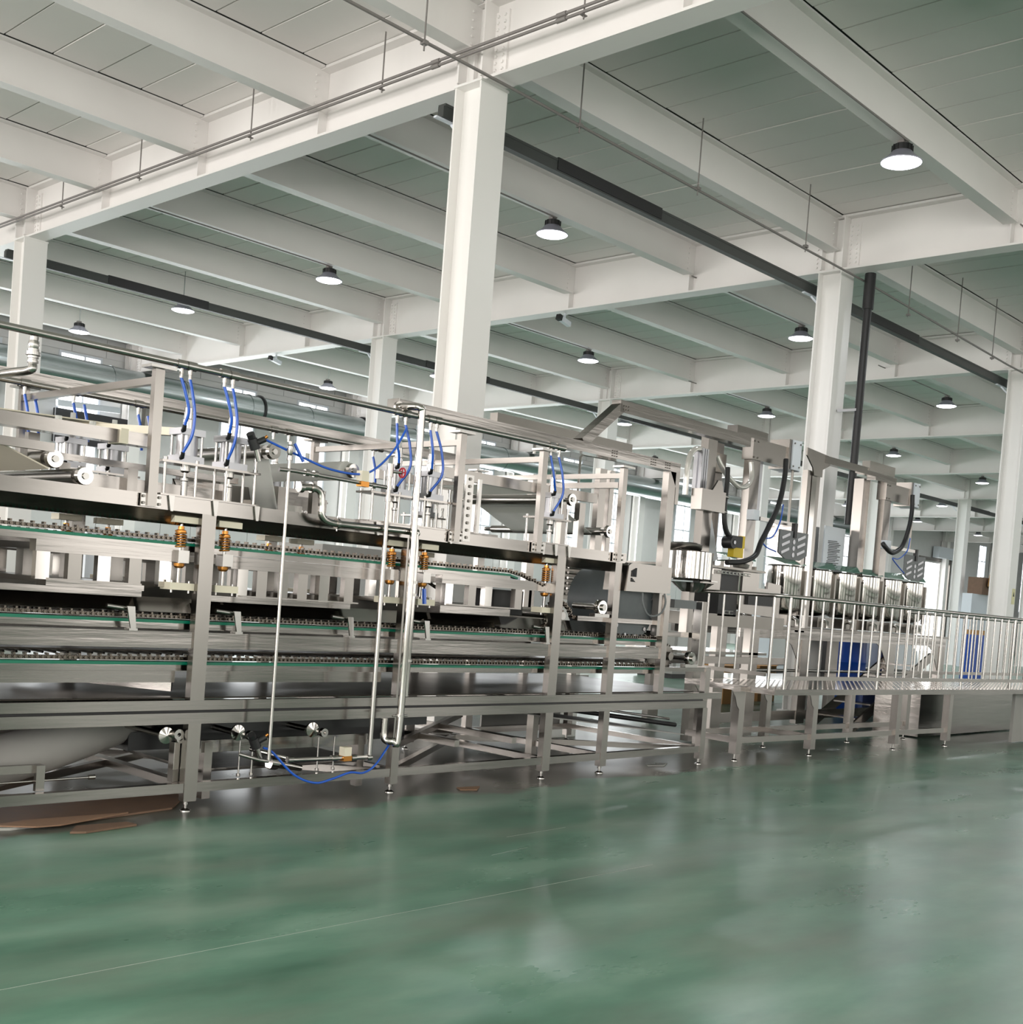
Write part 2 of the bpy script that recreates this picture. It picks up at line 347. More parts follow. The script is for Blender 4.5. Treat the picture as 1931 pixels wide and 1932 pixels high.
# secondary beams along X between girders
bm_proto = {}
for j in range(-6, 9):
    y = 9.35+2.7125*j
    if y < Y0+0.3 or y > Y1-0.3: continue
    on_col = (j % 4 == 0)
    for i in range(len(XB)-1):
        a, b = XB[i]+0.16, XB[i+1]-0.16
        lab = 'white ceiling beam %s from the camera wall, span after the %s girder' % (ORD[j+6] if j+6 < 12 else '%dth' % (j+7), ORD[i])
        if 'p' not in bm_proto:
            r = T('ceiling_beam', lab, 'beam', (a, y, BOT), kind='structure')
            P(r, 'bottom_flange', 'paint', MB().box(a, b, y-0.10, y+0.10, BOT, BOT+0.02)); P(r, 'web', 'paint', MB().box(a-0.14, b+0.14, y-0.008, y+0.008, BOT+0.02, CEI-0.03))
            P(r, 'top_flange', 'paint', MB().box(a, b, y-0.10, y+0.10, CEI-0.03, CEI-0.005))
            bo = MB()
            for e in (a+0.05, b-0.05):
                for zz in range(5): bo.cyl((e, y-0.008, BOT+0.09+zz*0.085), (e, y-0.026, BOT+0.09+zz*0.085), 0.014, 6)
            P(r, 'bolts', 'paint', bo, kind='stuff')
            bm_proto['p'] = r
        else: dup(bm_proto['p'], Vector((a, y, BOT))-bm_proto['p'].location, lab)

# high bay lamps
def lamp(x, y, label, z=6.93, rod=False):
    t = T('high_bay_lamp', label, 'lamp', (x, y, z), 'high bay lamps')
    P(t, 'shade', 'lamp_shade', MB().lathe((x, y, z), [(0.235, 0), (0.24, 0.012), (0.20, 0.045), (0.15, 0.085), (0.115, 0.13), (0.105, 0.135)], 24))
    h = P(t, 'heat_sink', 'black', MB().lathe((x, y, z), [(0.0, 0.13), (0.115, 0.13), (0.115, 0.20), (0.10, 0.21), (0.0, 0.21)], 20))
    fin = MB()
    for k in range(12): fin.obox((x+0.1*cos(k*pi/6), y+0.1*sin(k*pi/6), z+0.165), (x+0.125*cos(k*pi/6), y+0.125*sin(k*pi/6), z+0.165), 0.006, 0.07)
    P(h, 'fins', 'black', fin, kind='stuff')
    P(t, 'lens', 'lamp_light', MB().lathe((x, y, z), [(0.0, -0.03), (0.12, -0.026), (0.20, -0.012), (0.232, 0.002)], 24))
    P(t, 'hook', 'galv', MB().cyl((x, y, z+0.2), (x, y, (7.75 if rod else 7.19)), 0.008, 6))
    P(t, 'junction_box', 'thinpipe', MB().box(x-0.06, x+0.03, y-0.04, y+0.04, 7.12, 7.185))
    l = bpy.data.lights.new('lamp_glow', 'AREA'); l.shape = 'DISK'; l.size = 0.42; l.energy = 62; l.color = (0.93, 0.95, 1)
    lo = bpy.data.objects.new('lamp_glow', l); COL.objects.link(lo); lo.parent = t; lo.location = (0, 0, -0.05); lo['kind'] = 'helper'
    return t
LY = [6.6, 12.1, 17.5, 22.45, 27.05]; L0 = LR = None
for i in range(9):
    for j, y in enumerate(LY):
        x = [13.12, 20.5, 28.2, 36.0, 43.3, 51.3, 59, 67, 75][i]
        if i == 2 and j == 1: y = 12.45
        if (i > 4 and j == 0): continue
        lab = 'glowing bell-shaped high bay lamp, %s bay away, %s row from the front' % (ORD[i], ORD[j])
        if L0 is None: L0 = lamp(x, y, lab)
        elif j >= 3:
            if LR is None: LR = lamp(x, y, lab, rod=True)
            else: dup(LR, Vector((x, y, 6.93))-LR.location, lab)
        else: dup(L0, Vector((x, y, 6.93))-L0.location, lab)
        if (j < 4) and i < 3:
            S('conduit', 'thin grey conduit feeding the lamp in the %s bay, %s row' % (ORD[i], ORD[j]), 'pipe', 'thinpipe', MB().tube([(x-3.9, y-0.10, 7.17), (x, y-0.07, 7.17)], 0.012, 6), group='lamp conduits')
# dark cable trunking along the columns
for y, nm in ((9.68, 'near'), (20.62, 'middle')):
    t = T('cable_trunking', 'long dark steel cable trunking fixed behind the %s column row' % nm, 'trunking', (8.5, y, 6.6))
    z = 6.60 if y < 10 else 6.62
    P(t, 'tray', 'trunk', MB().box(8.62, 84, y, y+0.09, z, z+0.12)); P(t, 'cover', 'trunk', MB().box(8.64, 84, y-0.005, y+0.11, z+0.12, z+0.15))
    for k in range(9): P(t, 'joint_sleeve', 'black', MB().box(10.5+7.9*k, 12.6+7.9*k, y-0.012, y+0.10, z+0.02, z+0.165))
    for cx in XB[1:]: P(t, 'bracket', 'white_box', MB().obox((cx-0.3, y+0.05, z-0.012), (cx+0.3, y+0.05, z-0.012), 0.05, 0.02).obox((cx-0.05, y-0.12, z-0.2), (cx-0.05, y+0.05, z-0.02), 0.03, 0.03))
# sprinkler branch and hangers
t = T('sprinkler_pipe', 'thin grey pipe hung by rods in front of the near columns', 'pipe', (0, 9.0, 6.83))
P(t, 'pipe', 'thinpipe', MB().tube([(1, 9.0, 6.86), (9, 9.0, 6.86), (17, 9.0, 6.80), (23, 9.0, 6.66), (50, 9.0, 6.6)], 0.017, 8))
for x in (7.7, 10.08, 12.43, 15.17, 18.6, 20.6, 22.2, 26, 29): P(t, 'hanger_rod', 'thinpipe', MB().tube([(x, 9.0, 6.60 if x > 18 else 6.77), (x, 9.0, 7.74)], 0.009, 6).box(x-0.03, x+0.03, 8.97, 9.03, 6.62 if x > 18 else 6.83, 6.65 if x > 18 else 6.87))
for zz, nm in ((7.12, 'lower'), (7.17, 'upper')):
    t = T('girder_pipe', '%s of two thin pipes along the nearest cross girder' % nm, 'pipe', (8.55, 4, zz))
    P(t, 'pipe', 'thinpipe', MB().tube([(8.53, -2, zz), (8.53, 21, zz)], 0.016, 8))
    for y in (5.2, 7.9, 9.7): P(t, 'coupling', 'thinpipe', MB().tube([(8.53, y, zz), (8.53, y+0.12, zz)], 0.024, 8))
t = T('pipe_hanger', 'row of thin hanger rods under the ceiling by the nearest girder', 'hanger', (8.55, 4, 7.05))
for y in (4.9, 7.69, 10.67, 13.26, 16.06, 18.47): P(t, 'hanger_rod', 'thinpipe', MB().tube([(8.55, y, 7.06), (8.55, y, 7.74)], 0.009, 6).box(8.50, 8.58, y-0.02, y+0.02, 7.09, 7.10))
S('vertical_pipe', 'tall black pipe dropping from the second girder to the machines', 'pipe', 'black', MB().tube([(17.0, 8.9, 6.9), (17.0, 8.9, 6.35)], 0.085, 12).tube([(17.0, 8.9, 6.35), (16.97, 8.9, 3.0)], 0.062, 12))
S('pipe_bracket', 'pale bracket holding the tall black pipe to its column', 'bracket', 'alu', MB().obox((16.75, 9.14, 4.75), (17.0, 8.85, 4.8), 0.03, 0.04))
# galvanised duct on the far wall
t = T('round_duct', 'long galvanised round duct running along the far wall', 'duct', (0, 30.4, 6.2))
P(t, 'duct_body', 'galv', MB().tube([(8, 30.3, 6.45), (30, 30.3, 6.45)], 0.42, 28).tube([(30, 30.3, 6.45), (60, 30.3, 6.45)], 0.42, 24))
for x in [9+2.2*k for k in range(12)]: P(t, 'duct_seam', 'galv', MB().tube([(x, 30.3, 6.45), (x+0.06, 30.3, 6.45)], 0.435, 28))
P(t, 'duct_strap', 'black', MB().tube([(20.4, 30.3, 6.45), (20.45, 30.3, 6.45)], 0.47, 28)); P(t, 'duct_strap', 'black', MB().tube([(24.4, 30.3, 6.45), (24.45, 30.3, 6.45)], 0.47, 28))
S('downspout', 'dark square downpipe high on the far wall near the duct', 'pipe', 'steel_dark', MB().box(17.15, 17.5, 31.0, 31.27, 5.0, 7.7))
t = T('wall_screen', 'black screen on a pale wall bracket near the far duct', 'screen', (15.3, 30.5, 4.6))
P(t, 'screen_panel', 'black', MB().box(14.5, 16.9, 30.95, 31.1, 4.7, 5.6)); P(t, 'arm', 'white_box', MB().obox((14.4, 30.7, 5.7), (16.3, 30.9, 5.8), 0.1, 0.16))
def cctv(p, lab):
    x, y, z = p; t = T('security_camera', lab, 'camera', p)
    P(t, 'mount', 'white_box', MB().cyl((x, y, z+0.12), (x, y, 6.9), 0.02, 8)); P(t, 'housing', 'white_box', MB().obox((x-0.12, y, z+0.08), (x+0.14, y, z+0.02), 0.09, 0.09)); P(t, 'lens_hood', 'black', MB().obox((x-0.2, y, z+0.1), (x-0.12, y, z+0.08), 0.1, 0.1))
cctv((16.8, 15.0, 6.70), 'small dark-ended security camera under the second girder, middle bay')
cctv((16.8, 24.3, 6.70), 'small black security camera under the second girder near the far wall')

# ================================================================== THERMOFORMING / FILLING LINE
YF, YR = 6.40, 8.16
fr = T('line_frame', 'long stainless steel production line frame on small levelling feet', 'machine frame', (6, 7.3, 0))
def post(x0, x1, z0, z1, y=YF, d=0.06): P(fr, 'post', 'steel', MB().box(x0, x1, y, y+d, z0, z1))
PX = [(2.31, 2.40), (3.965, 4.065), (5.655, 5.735), (7.31, 7.415), (8.08, 8.17)]
for a, b in PX:
    post(a, b, 0.7, 1.855); post(a, b-0.01, 0.065, 0.553); post(a, b, 0.065, 1.855, YR-0.06)
post(8.85, 8.93, 0.70, 1.61); post(8.85, 8.93, 0.70, 1.61, YR-0.06)
post(9.61, 9.69, 0.055, 0.553); post(9.61, 9.69, 0.055, 0.553, YR-0.06); post(9.61, 9.69, 0.70, 0.94); post(9.61, 9.69, 0.70, 0.94, YR-0.06)
foot = None
for x in (2.35, 4.0, 5.68, 7.34, 8.11, 9.64):
    for y in (YF+0.03, YR-0.03):
        q = MB().cyl((x, y, 0.02), (x, y, 0.07), 0.011, 8).lathe((x, y, 0), [(0.0, 0.022), (0.018, 0.02), (0.035, 0.008), (0.036, 0.0)], 14).cyl((x, y, 0.045), (x, y, 0.058), 0.02, 6)
        P(fr, 'foot', 'pipe', q)
def rail(x0, x1, z0, z1, both=True, y=YF, d=0.05, m='steelh', name='rail'):
    P(fr, name, m, MB().box(x0, x1, y, y+d, z0, z1))
    if both: P(fr, name, m, MB().box(x0, x1, YR-(y-YF)-d, YR-(y-YF), z0, z1))
rail(1.4, 9.92, 0.640, 0.700); rail(1.4, 9.66, 0.553, 0.622)
P(fr, 'gap_shade', 'black', MB().box(1.4, 9.64, YF+0.03, YF+0.045, 0.622, 0.640))  # black fill stands in for the shade between the two lower rails
rail(1.4, 9.61, 0.121, 0.181, y=YF+0.005)
rail(1.4, 8.93, 1.022, 1.122, y=YF+0.015)
rail(1.4, 8.22, 1.855, 1.940)
P(fr, 'lower_flange', 'steelh', MB().prism([(YF+0.01, 1.855), (YF+0.05, 1.855), (YF+0.16, 1.775), (YF+0.10, 1.775)], 'x', 1.4, 8.2))
rail(8.93, 9.69, 0.905, 0.945, y=YF+0.01)
for a, b in PX+[(9.61, 9.69)]:
    for z0, z1 in ((0.13, 0.18), (0.56, 0.62)): P(fr, 'cross_member', 'steel', MB().box(a+0.01, b-0.02, YF+0.06, YR-0.06, z0, z1))
for a, b in PX: P(fr, 'cross_member', 'steel', MB().box(a+0.01, b-0.02, YF+0.17, YR-0.07, 1.86, 1.93))
# floor-level bracing
for p, q in (((2.4, 6.5, 0.15), (4.9, 8.0, 0.15)), ((4.1, 8.0, 0.15), (5.6, 6.5, 0.15)), ((5.75, 6.5, 0.33), (7.9, 8.0, 0.33)), ((5.75, 6.5, 0.15), (8.0, 8.05, 0.15)), ((7.45, 7.9, 0.15), (9.6, 6.5, 0.15))):
    P(fr, 'brace', 'steel', MB().obox(p, q, 0.05, 0.05))
for x in (6.35, 7.0): P(fr, 'brace', 'steel', MB().box(x, x+0.05, 6.47, 8.1, 0.30, 0.35))
P(fr, 'inner_leg', 'steel_dark', MB().box(8.06, 8.13, 7.2, 7.28, 0.04, 0.55)); P(fr, 'inner_leg', 'steel_dark', MB().box(6.2, 6.27, 7.5, 7.58, 0.04, 0.35))
# drip trays
P(fr, 'tray', 'dark_tray', MB().box(1.4, 9.5, YF+0.055, YR-0.055, 0.705, 0.715)); P(fr, 'tray', 'dark_tray', MB().box(1.4, 8.8, YF+0.2, YR-0.2, 0.985, 0.995))
P(fr, 'tray_side', 'steelh', MB().box(1.4, 3.92, YF+0.12, YF+0.14, 0.80, 0.872).box(4.1, 5.6, YF+0.12, YF+0.14, 0.80, 0.872))
P(fr, 'tray_side', 'steelh', MB().obox((3.3, 7.4, 0.80), (3.95, 6.6, 0.78), 0.02, 0.09))
P(fr, 'tray_side', 'polished', MB().prism([(YF+0.13, 1.235), (YF+0.14, 1.235), (YF+0.28, 1.32), (YF+0.27, 1.32)], 'x', 1.4, 8.8))
P(fr, 'guide_ledge', 'steelh', MB().box(1.4, 3.68, YF+0.16, YF+0.3, 1.318, 1.355).box(3.05, 3.66, YF+0.1, YF+0.22, 1.357, 1.39)); P(fr, 'guide_ledge', 'steelh', MB().box(4.07, 5.27, YF+0.12, YF+0.24, 1.316, 1.354)); P(fr, 'guide_ledge', 'steelh', MB().box(6.1, 6.87, YF+0.08, YF+0.22, 1.33, 1.385))
P(fr, 'inner_beam', 'steel_dark', MB().box(1.4, 8.8, 7.6, 7.66, 1.24, 1.40)); P(fr, 'inner_beam', 'steel', MB().box(1.4, 8.8, 7.7, 7.76, 1.86, 1.95))
# upper posts with head plates, bolted clamps and overhead ties
for k, x in enumerate((2.20, 3.57, 6.08, 7.00, 8.045)):
    for y in (YF-0.035, YR-0.005):
        p = P(fr, 'upper_post', 'steel', MB().box(x, x+0.06, y, y+0.045, 1.865, 2.672))
        P(p, 'head_plate', 'pipe', MB().box(x-0.045, x+0.12, y-0.03, y+0.09, 2.674, 2.69))
        c = P(fr, 'clamp_plate', 'pipe', MB().box(x-0.035, x+0.095, y+0.012, y+0.024, 1.862, 1.937))
        b = MB()
        for dx in (-0.022, 0.082):
            for dz in (1.88, 1.92): b.cyl((x+dx, y+0.012, dz), (x+dx, y, dz), 0.009, 6)
        P(c, 'bolts', 'steel_dark', b, kind='stuff')
    P(fr, 'overhead_tie', 'steel', MB().box(x+0.01, x+0.05, YF+0.01, YR, 2.585, 2.628))
P(fr, 'overhead_tie', 'steel', MB().box(8.05, 8.10, YF+0.02, YR, 2.50, 2.55))
for y in (YF+0.02, YR-0.06): P(fr, 'tall_post', 'steel', MB().box(8.78, 8.89, y, y+0.07, 1.23, 2.74))
P(fr, 'tall_post', 'steel', MB().box(8.5, 8.6, 7.0, 7.06, 1.7, 2.74)); P(fr, 'tall_post', 'steel', MB().box(8.66, 8.72, 7.0, 7.06, 1.7, 2.74))
P(fr, 'inner_post', 'steel', MB().box(7.95, 8.03, 6.75, 6.81, 1.86, 2.36)); P(fr, 'inner_post', 'steel', MB().box(7.72, 7.78, 6.75, 6.81, 1.86, 2.36))
P(fr, 'upper_rail', 'steel', MB().box(6.15, 8.0, 6.6, 6.65, 2.36, 2.44)); P(fr, 'upper_rail', 'steel', MB().box(6.6, 8.4, 7.9, 7.95, 2.42, 2.50))
ap = P(fr, 'adjuster_plate', 'pipe', MB().box(6.19, 6.27, 6.39, 6.41, 1.88, 2.38)); b = MB()
for k in range(9): b.cyl((6.23, 6.39, 1.91+k*0.055), (6.23, 6.38, 1.91+k*0.055), 0.012, 6)
P(ap, 'holes', 'steel_dark', b, kind='stuff'); P(fr, 'adjuster_bar', 'pipe', MB().box(6.33, 6.36, 6.39, 6.41, 1.95, 2.36))

# overhead box beams
def boxbeam(label, x0, x1, y0, y1, z0, z1, m='steelh'):
    t = T('box_beam', label, 'beam', (x0, y0, z0)); P(t, 'body', m, MB().box(x0, x1, y0, y1, z0, z1)); P(t, 'end_cap', 'polished', MB().box(x0-0.006, x0, y0-0.003, y1+0.003, z0-0.003, z1+0.003)); return t
t = boxbeam('front stainless box beam on top of the line with square end cap', 5.50, 8.95, 6.42, 6.54, 2.745, 2.83)
for x in (7.94, 8.5, 8.72): 
    b = MB()
    for i in range(3):
        for j in range(3): b.cyl((x+i*0.03, 6.42, 2.765+j*0.022), (x+i*0.03, 6.412, 2.765+j*0.022), 0.005, 6)
    P(t, 'bolts', 'steel_dark', b, kind='stuff')
P(t, 'gusset', 'steel', MB().prism([(8.80, 2.745), (8.95, 2.745), (8.95, 2.45), (8.90, 2.45), (8.90, 2.60)], 'y', 6.42, 6.43))
boxbeam('rear stainless box beam running behind the blue hoses', 2.0, 7.7, 8.12, 8.24, 2.705, 2.79)
boxbeam('low stainless box beam with a cream block above the film rollers', 2.0, 3.72, 6.62, 6.74, 2.235, 2.312)
S('cream_spacer', 'cream block on the low box beam beside the first upper post', 'block', 'cream', MB().box(3.50, 3.55, 6.60, 6.75, 2.23, 2.32))
t = T('raised_beam', 'raised stainless beam with sloping strut leading to the filling towers', 'beam', (8, 6.45, 2.83))
P(t, 'beam_body', 'steelh', MB().box(8.0, 10.1, 6.42, 6.52, 3.15, 3.255)); P(t, 'strut', 'steelh', MB().obox((7.55, 6.47, 2.82), (8.04, 6.47, 3.20), 0.1, 0.085))
b = MB()
for i in range(3):
    for j in range(2): b.cyl((8.05+i*0.03, 6.42, 3.18+j*0.03), (8.05+i*0.03, 6.412, 3.18+j*0.03), 0.006, 6)
P(t, 'bolts', 'steel_dark', b, kind='stuff')
P(t, 'rear_beam', 'steel_dark', MB().box(8.0, 10.1, 7.9, 8.0, 3.12, 3.22))
P(t, 'hand_tube', 'pipe', MB().tube([(7.9, 7.3, 2.80), (7.9, 7.3, 2.88), (7.93, 7.3, 2.90), (9.7, 7.3, 2.93)], 0.016, 8)); P(t, 'hand_tube', 'pipe', MB().tube([(8.2, 7.0, 2.2), (8.2, 7.0, 2.80), (8.23, 7.0, 2.83), (9.7, 7.0, 2.86)], 0.012, 8))

# air manifolds
def manifold(label, x0, x1, y, z, tees):
    t = T('air_manifold', label, 'pipe', (x0, y, z)); P(t, 'pipe', 'pipe', MB().tube([(x0, y, z), (x1, y, z)], 0.021, 12))
    P(t, 'end_cap', 'pipe', MB().tube([(x1, y, z), (x1+0.05, y, z)], 0.027, 12))
    for x in tees:
        e = P(t, 'tee', 'pipe', MB().tube([(x-0.035, y, z), (x+0.035, y, z)], 0.028, 12).tube([(x, y, z), (x, y, z-0.055)], 0.014, 8))
        P(e, 'fitting', 'pipe', MB().tube([(x, y, z-0.055), (x, y, z-0.08)], 0.011, 8))
manifold('front air manifold pipe of the line, bright and full length', 1.4, 7.2, 6.37, 2.726, (3.74, 3.80, 4.04, 4.10, 5.45, 5.53, 5.77, 5.83, 7.09, 7.19))
manifold('rear air manifold pipe of the line, under the rear box beam', 1.4, 6.7, 8.06, 2.695, (3.55, 3.9, 4.4, 4.55, 5.6, 5.75, 6.65))
t = T('supply_elbow', 'stainless supply pipe with threaded union dropping from the front manifold', 'pipe', (2.8, 6.3, 2.5))
P(t, 'pipe', 'pipe', MB().curve([(2.84, 6.37, 2.70), (2.84, 6.37, 2.56), (2.83, 6.38, 2.52), (2.79, 6.6, 2.51), (2.79, 7.4, 2.51)], 0.024, 12))
P(t, 'union', 'pipe', MB().lathe((2.84, 6.37, 2.56), [(0.026, 0), (0.03, 0.0), (0.03, 0.012), (0.026, 0.014), (0.026, 0.022), (0.03, 0.024), (0.03, 0.036), (0.04, 0.04), (0.04, 0.058), (0.03, 0.06), (0.03, 0.075), (0.026, 0.078), (0.03, 0.09), (0.03, 0.105), (0.026, 0.12)], 12))
# tall thin pipes with valves
t = T('water_pipe_loop', 'slim stainless pipe loop with two uprights, valves and a cream valve body', 'pipe', (4.45, 6.25, 0.32))
P(t, 'upright_pipe', 'pipe', MB().tube([(4.475, 6.25, 0.32), (4.475, 6.25, 2.36)], 0.012, 10).lathe((4.475, 6.25, 2.25), [(0.013, 0), (0.02, 0), (0.02, 0.03), (0.014, 0.035), (0.02, 0.05), (0.02, 0.09), (0.012, 0.1), (0.012, 0.12), (0.0, 0.12)], 12), 'upright pipe with a stepped top fitting')
P(t, 'upright_pipe', 'pipe', MB().tube([(5.315, 6.25, 0.31), (5.315, 6.25, 2.30)], 0.017, 10).tube([(5.315, 6.25, 2.08), (5.315, 6.25, 2.11)], 0.024, 10).tube([(5.315, 6.25, 2.16), (5.315, 6.25, 2.19)], 0.024, 10).tube([(5.315, 6.25, 2.25), (5.315, 6.25, 2.34)], 0.026, 10))
P(t, 'top_branch', 'pipe', MB().tube([(4.40, 6.25, 2.185), (4.52, 6.25, 2.19), (5.30, 6.25, 2.175)], 0.014, 10).tube([(4.60, 6.25, 2.19), (4.63, 6.25, 2.19)], 0.022, 10).tube([(4.67, 6.25, 2.19), (4.70, 6.25, 2.19)], 0.022, 10).tube([(5.16, 6.25, 2.175), (5.19, 6.25, 2.175)], 0.022, 10))
P(t, 'bottom_branch', 'pipe', MB().tube([(4.28, 6.3, 0.365), (4.40, 6.25, 0.33), (4.47, 6.25, 0.318)], 0.012, 10).tube([(4.5, 6.5, 0.36), (4.62, 6.28, 0.33), (4.66, 6.25, 0.318), (5.315, 6.25, 0.303), (5.315, 6.25, 0.34)], 0.014, 10).tube([(4.62, 6.25, 0.319), (4.66, 6.25, 0.319)], 0.022, 10).tube([(4.98, 6.25, 0.311), (5.03, 6.25, 0.311)], 0.021, 10).tube([(5.15, 6.25, 0.306), (5.19, 6.25, 0.306)], 0.022, 10).tube([(5.29, 6.25, 0.303), (5.33, 6.25, 0.303)], 0.022, 10))
v = P(t, 'valve_body', 'cream', MB().box(5.05, 5.11, 6.22, 6.28, 2.19, 2.26)); P(v, 'brass_seat', 'brass', MB().box(5.05, 5.12, 6.225, 6.275, 2.155, 2.19))
v = P(t, 'valve_body', 'cream', MB().box(5.07, 5.13, 6.22, 6.28, 0.325, 0.385)); P(v, 'brass_seat', 'brass', MB().box(5.07, 5.14, 6.225, 6.275, 0.29, 0.325))
wv = P(t, 'hand_wheel', 'red', MB().lathe((5.41, 6.23, 2.29), [(0.03, -0.004), (0.036, -0.004), (0.038, 0.002), (0.034, 0.008), (0.028, 0.004), (0.03, -0.004)], 18, 'x'), 'red valve hand wheel')
P(wv, 'spoke', 'red', MB().obox((5.41, 6.23, 2.258), (5.41, 6.23, 2.322), 0.008, 0.008).obox((5.41, 6.20, 2.29), (5.41, 6.26, 2.29), 0.008, 0.008)); P(t, 'valve_stem', 'pipe', MB().tube([(5.32, 6.25, 2.29), (5.41, 6.23, 2.29)], 0.011, 8))
t = T('drain_pipe', 'thick polished pipe bending down in front of the second post', 'pipe', (5.58, 6.25, 0.4))
P(t, 'pipe', 'polished', MB().curve([(5.50, 6.42, 2.772), (5.53, 6.30, 2.772), (5.555, 6.25, 2.762), (5.57, 6.25, 2.70), (5.572, 6.25, 2.2), (5.575, 6.25, 1.2), (5.57, 6.25, 0.45), (5.54, 6.27, 0.405), (5.50, 6.32, 0.42), (5.50, 6.33, 0.56)], 0.026, 14))
P(t, 'flange', 'polished', MB().lathe((5.49, 6.42, 2.772), [(0.0, -0.02), (0.038, -0.02), (0.038, 0.0)], 16, 'y')); P(t, 'clamp', 'pipe', MB().tube([(5.50, 6.25, 0.588), (5.64, 6.25, 0.588)], 0.008, 6)); P(t, 'clamp_ring', 'pipe', MB().tube([(5.57, 6.25, 0.58), (5.57, 6.25, 0.60)], 0.033, 12))
t = T('header_pipe', 'polished pipe stepping down along the upper rail', 'pipe', (5, 6.3, 1.89))
P(t, 'pipe', 'polished', MB().curve([(4.63, 6.33, 2.10), (4.72, 6.31, 2.105), (4.775, 6.3, 2.08), (4.79, 6.3, 2.0), (4.80, 6.3, 1.93), (4.86, 6.3, 1.895), (5.0, 6.3, 1.89), (5.6, 6.3, 1.895), (5.64, 6.3, 1.86), (5.65, 6.3, 1.6), (5.65, 6.3, 0.72)], 0.024, 14))
for p, q in (((4.62, 6.33, 2.10), (4.65, 6.33, 2.10)), ((4.70, 6.31, 2.105), (4.715, 6.31, 2.105)), ((4.92, 6.3, 1.89), (4.94, 6.3, 1.89)), ((5.65, 6.3, 1.55), (5.65, 6.3, 1.53)), ((5.65, 6.3, 1.46), (5.65, 6.3, 1.44)), ((5.65, 6.3, 0.985), (5.65, 6.3, 0.97))): P(t, 'ring', 'pipe', MB().tube([p, q], 0.036, 12))
P(t, 'lever_handle', 'bluehose', MB().obox((5.74, 6.28, 1.50), (5.745, 6.27, 1.39), 0.02, 0.022), 'blue valve lever'); P(t, 'support', 'pipe', MB().tube([(4.93, 6.3, 1.94), (4.93, 6.3, 1.84)], 0.006, 6))

# press stations: cylinders on rod frames, spring plungers, press beam
def cylinder(x, y, label):
    t = T('pneumatic_cylinder', label, 'cylinder', (x, y, 2.157), 'pneumatic cylinders')
    P(t, 'base_block', 'alu', MB().box(x-0.085, x+0.085, y-0.07, y+0.07, 2.157, 2.20)); P(t, 'barrel', 'alu', MB().lathe((x, y, 2.2), [(0.066, 0), (0.066, 0.125)], 24))
    P(t, 'top_block', 'alu', MB().box(x-0.085, x+0.085, y-0.07, y+0.07, 2.325, 2.365))
    for dx in (-0.07, 0.07):
        for dy in (-0.055, 0.055): P(t, 'tie_rod', 'pipe', MB().tube([(x+dx, y+dy, 2.2), (x+dx, y+dy, 2.325)], 0.009, 8))
    n = P(t, 'nose_tube', 'polished', MB().lathe((x, y, 2.365), [(0.03, 0), (0.03, 0.06), (0.026, 0.065), (0.026, 0.13), (0.0, 0.13)], 16)); P(n, 'cap', 'film', MB().lathe((x, y, 2.495), [(0.019, 0), (0.018, 0.05), (0.0, 0.052)], 12), 'translucent white cap')
    P(t, 'gland', 'pipe', MB().lathe((x, y, 2.10), [(0.02, 0), (0.03, 0.01), (0.03, 0.043)], 12)); P(t, 'piston_rod', 'pipe', MB().tube([(x, y, 1.83), (x, y, 2.11)], 0.011, 10)); P(t, 'coupling', 'pipe', MB().lathe((x, y, 1.955), [(0.012, 0), (0.02, 0), (0.02, 0.09), (0.024, 0.095), (0.024, 0.11), (0.012, 0.11)], 10))
    for zz in (2.18, 2.345): P(t, 'port_fitting', 'black', MB().tube([(x-0.075, y-0.07, zz), (x-0.085, y-0.1, zz), (x-0.088, y-0.11, zz+0.03)], 0.013, 8))
    return t
def plunger(x, y, label):
    t = T('spring_plunger', label, 'spring', (x, y, 1.37), 'spring plungers')
    P(t, 'top_block', 'cream', MB().box(x-0.085, x+0.085, y-0.06, y+0.06, 1.79, 1.832)); P(t, 'guide_rod', 'pipe', MB().tube([(x, y, 1.40), (x, y, 1.79)], 0.012, 8))
    pts = [(x+0.031*cos(a*pi/6), y+0.031*sin(a*pi/6), 1.635+a*0.00135) for a in range(0, 81)]
    P(t, 'spring', 'brass', MB().tube(pts, 0.0062, 6)); P(t, 'spring_seat', 'brass', MB().lathe((x, y, 1.745), [(0.0, 0.025), (0.022, 0.025), (0.022, 0.005), (0.036, 0.0), (0.036, -0.012), (0.0, -0.012)], 6))
    P(t, 'guide_block', 'pipe', MB().box(x-0.03, x+0.045, y-0.04, y+0.04, 1.545, 1.622)); P(t, 'lower_nut', 'brass', MB().lathe((x, y, 1.512), [(0.0, 0), (0.022, 0), (0.034, 0.012), (0.036, 0.03), (0.0, 0.03)], 8))
    l = P(t, 'bottom_block', 'cream', MB().box(x-0.085, x+0.085, y-0.06, y+0.06, 1.378, 1.422)); b = MB()
    for dx in (-0.06, 0.06): b.cyl((x+dx, y-0.03, 1.36), (x+dx, y-0.03, 1.435), 0.008, 6)
    P(l, 'bolts', 'pipe', b, kind='stuff'); return t
CX = (3.885, 4.20, 5.60, 5.92, 7.29)
cn = ('beside the first tall post', 'second of the first pair', 'behind the red hand wheel', 'next to the thick polished pipe', 'beneath the manifold end')
cy0 = None; pl0 = None
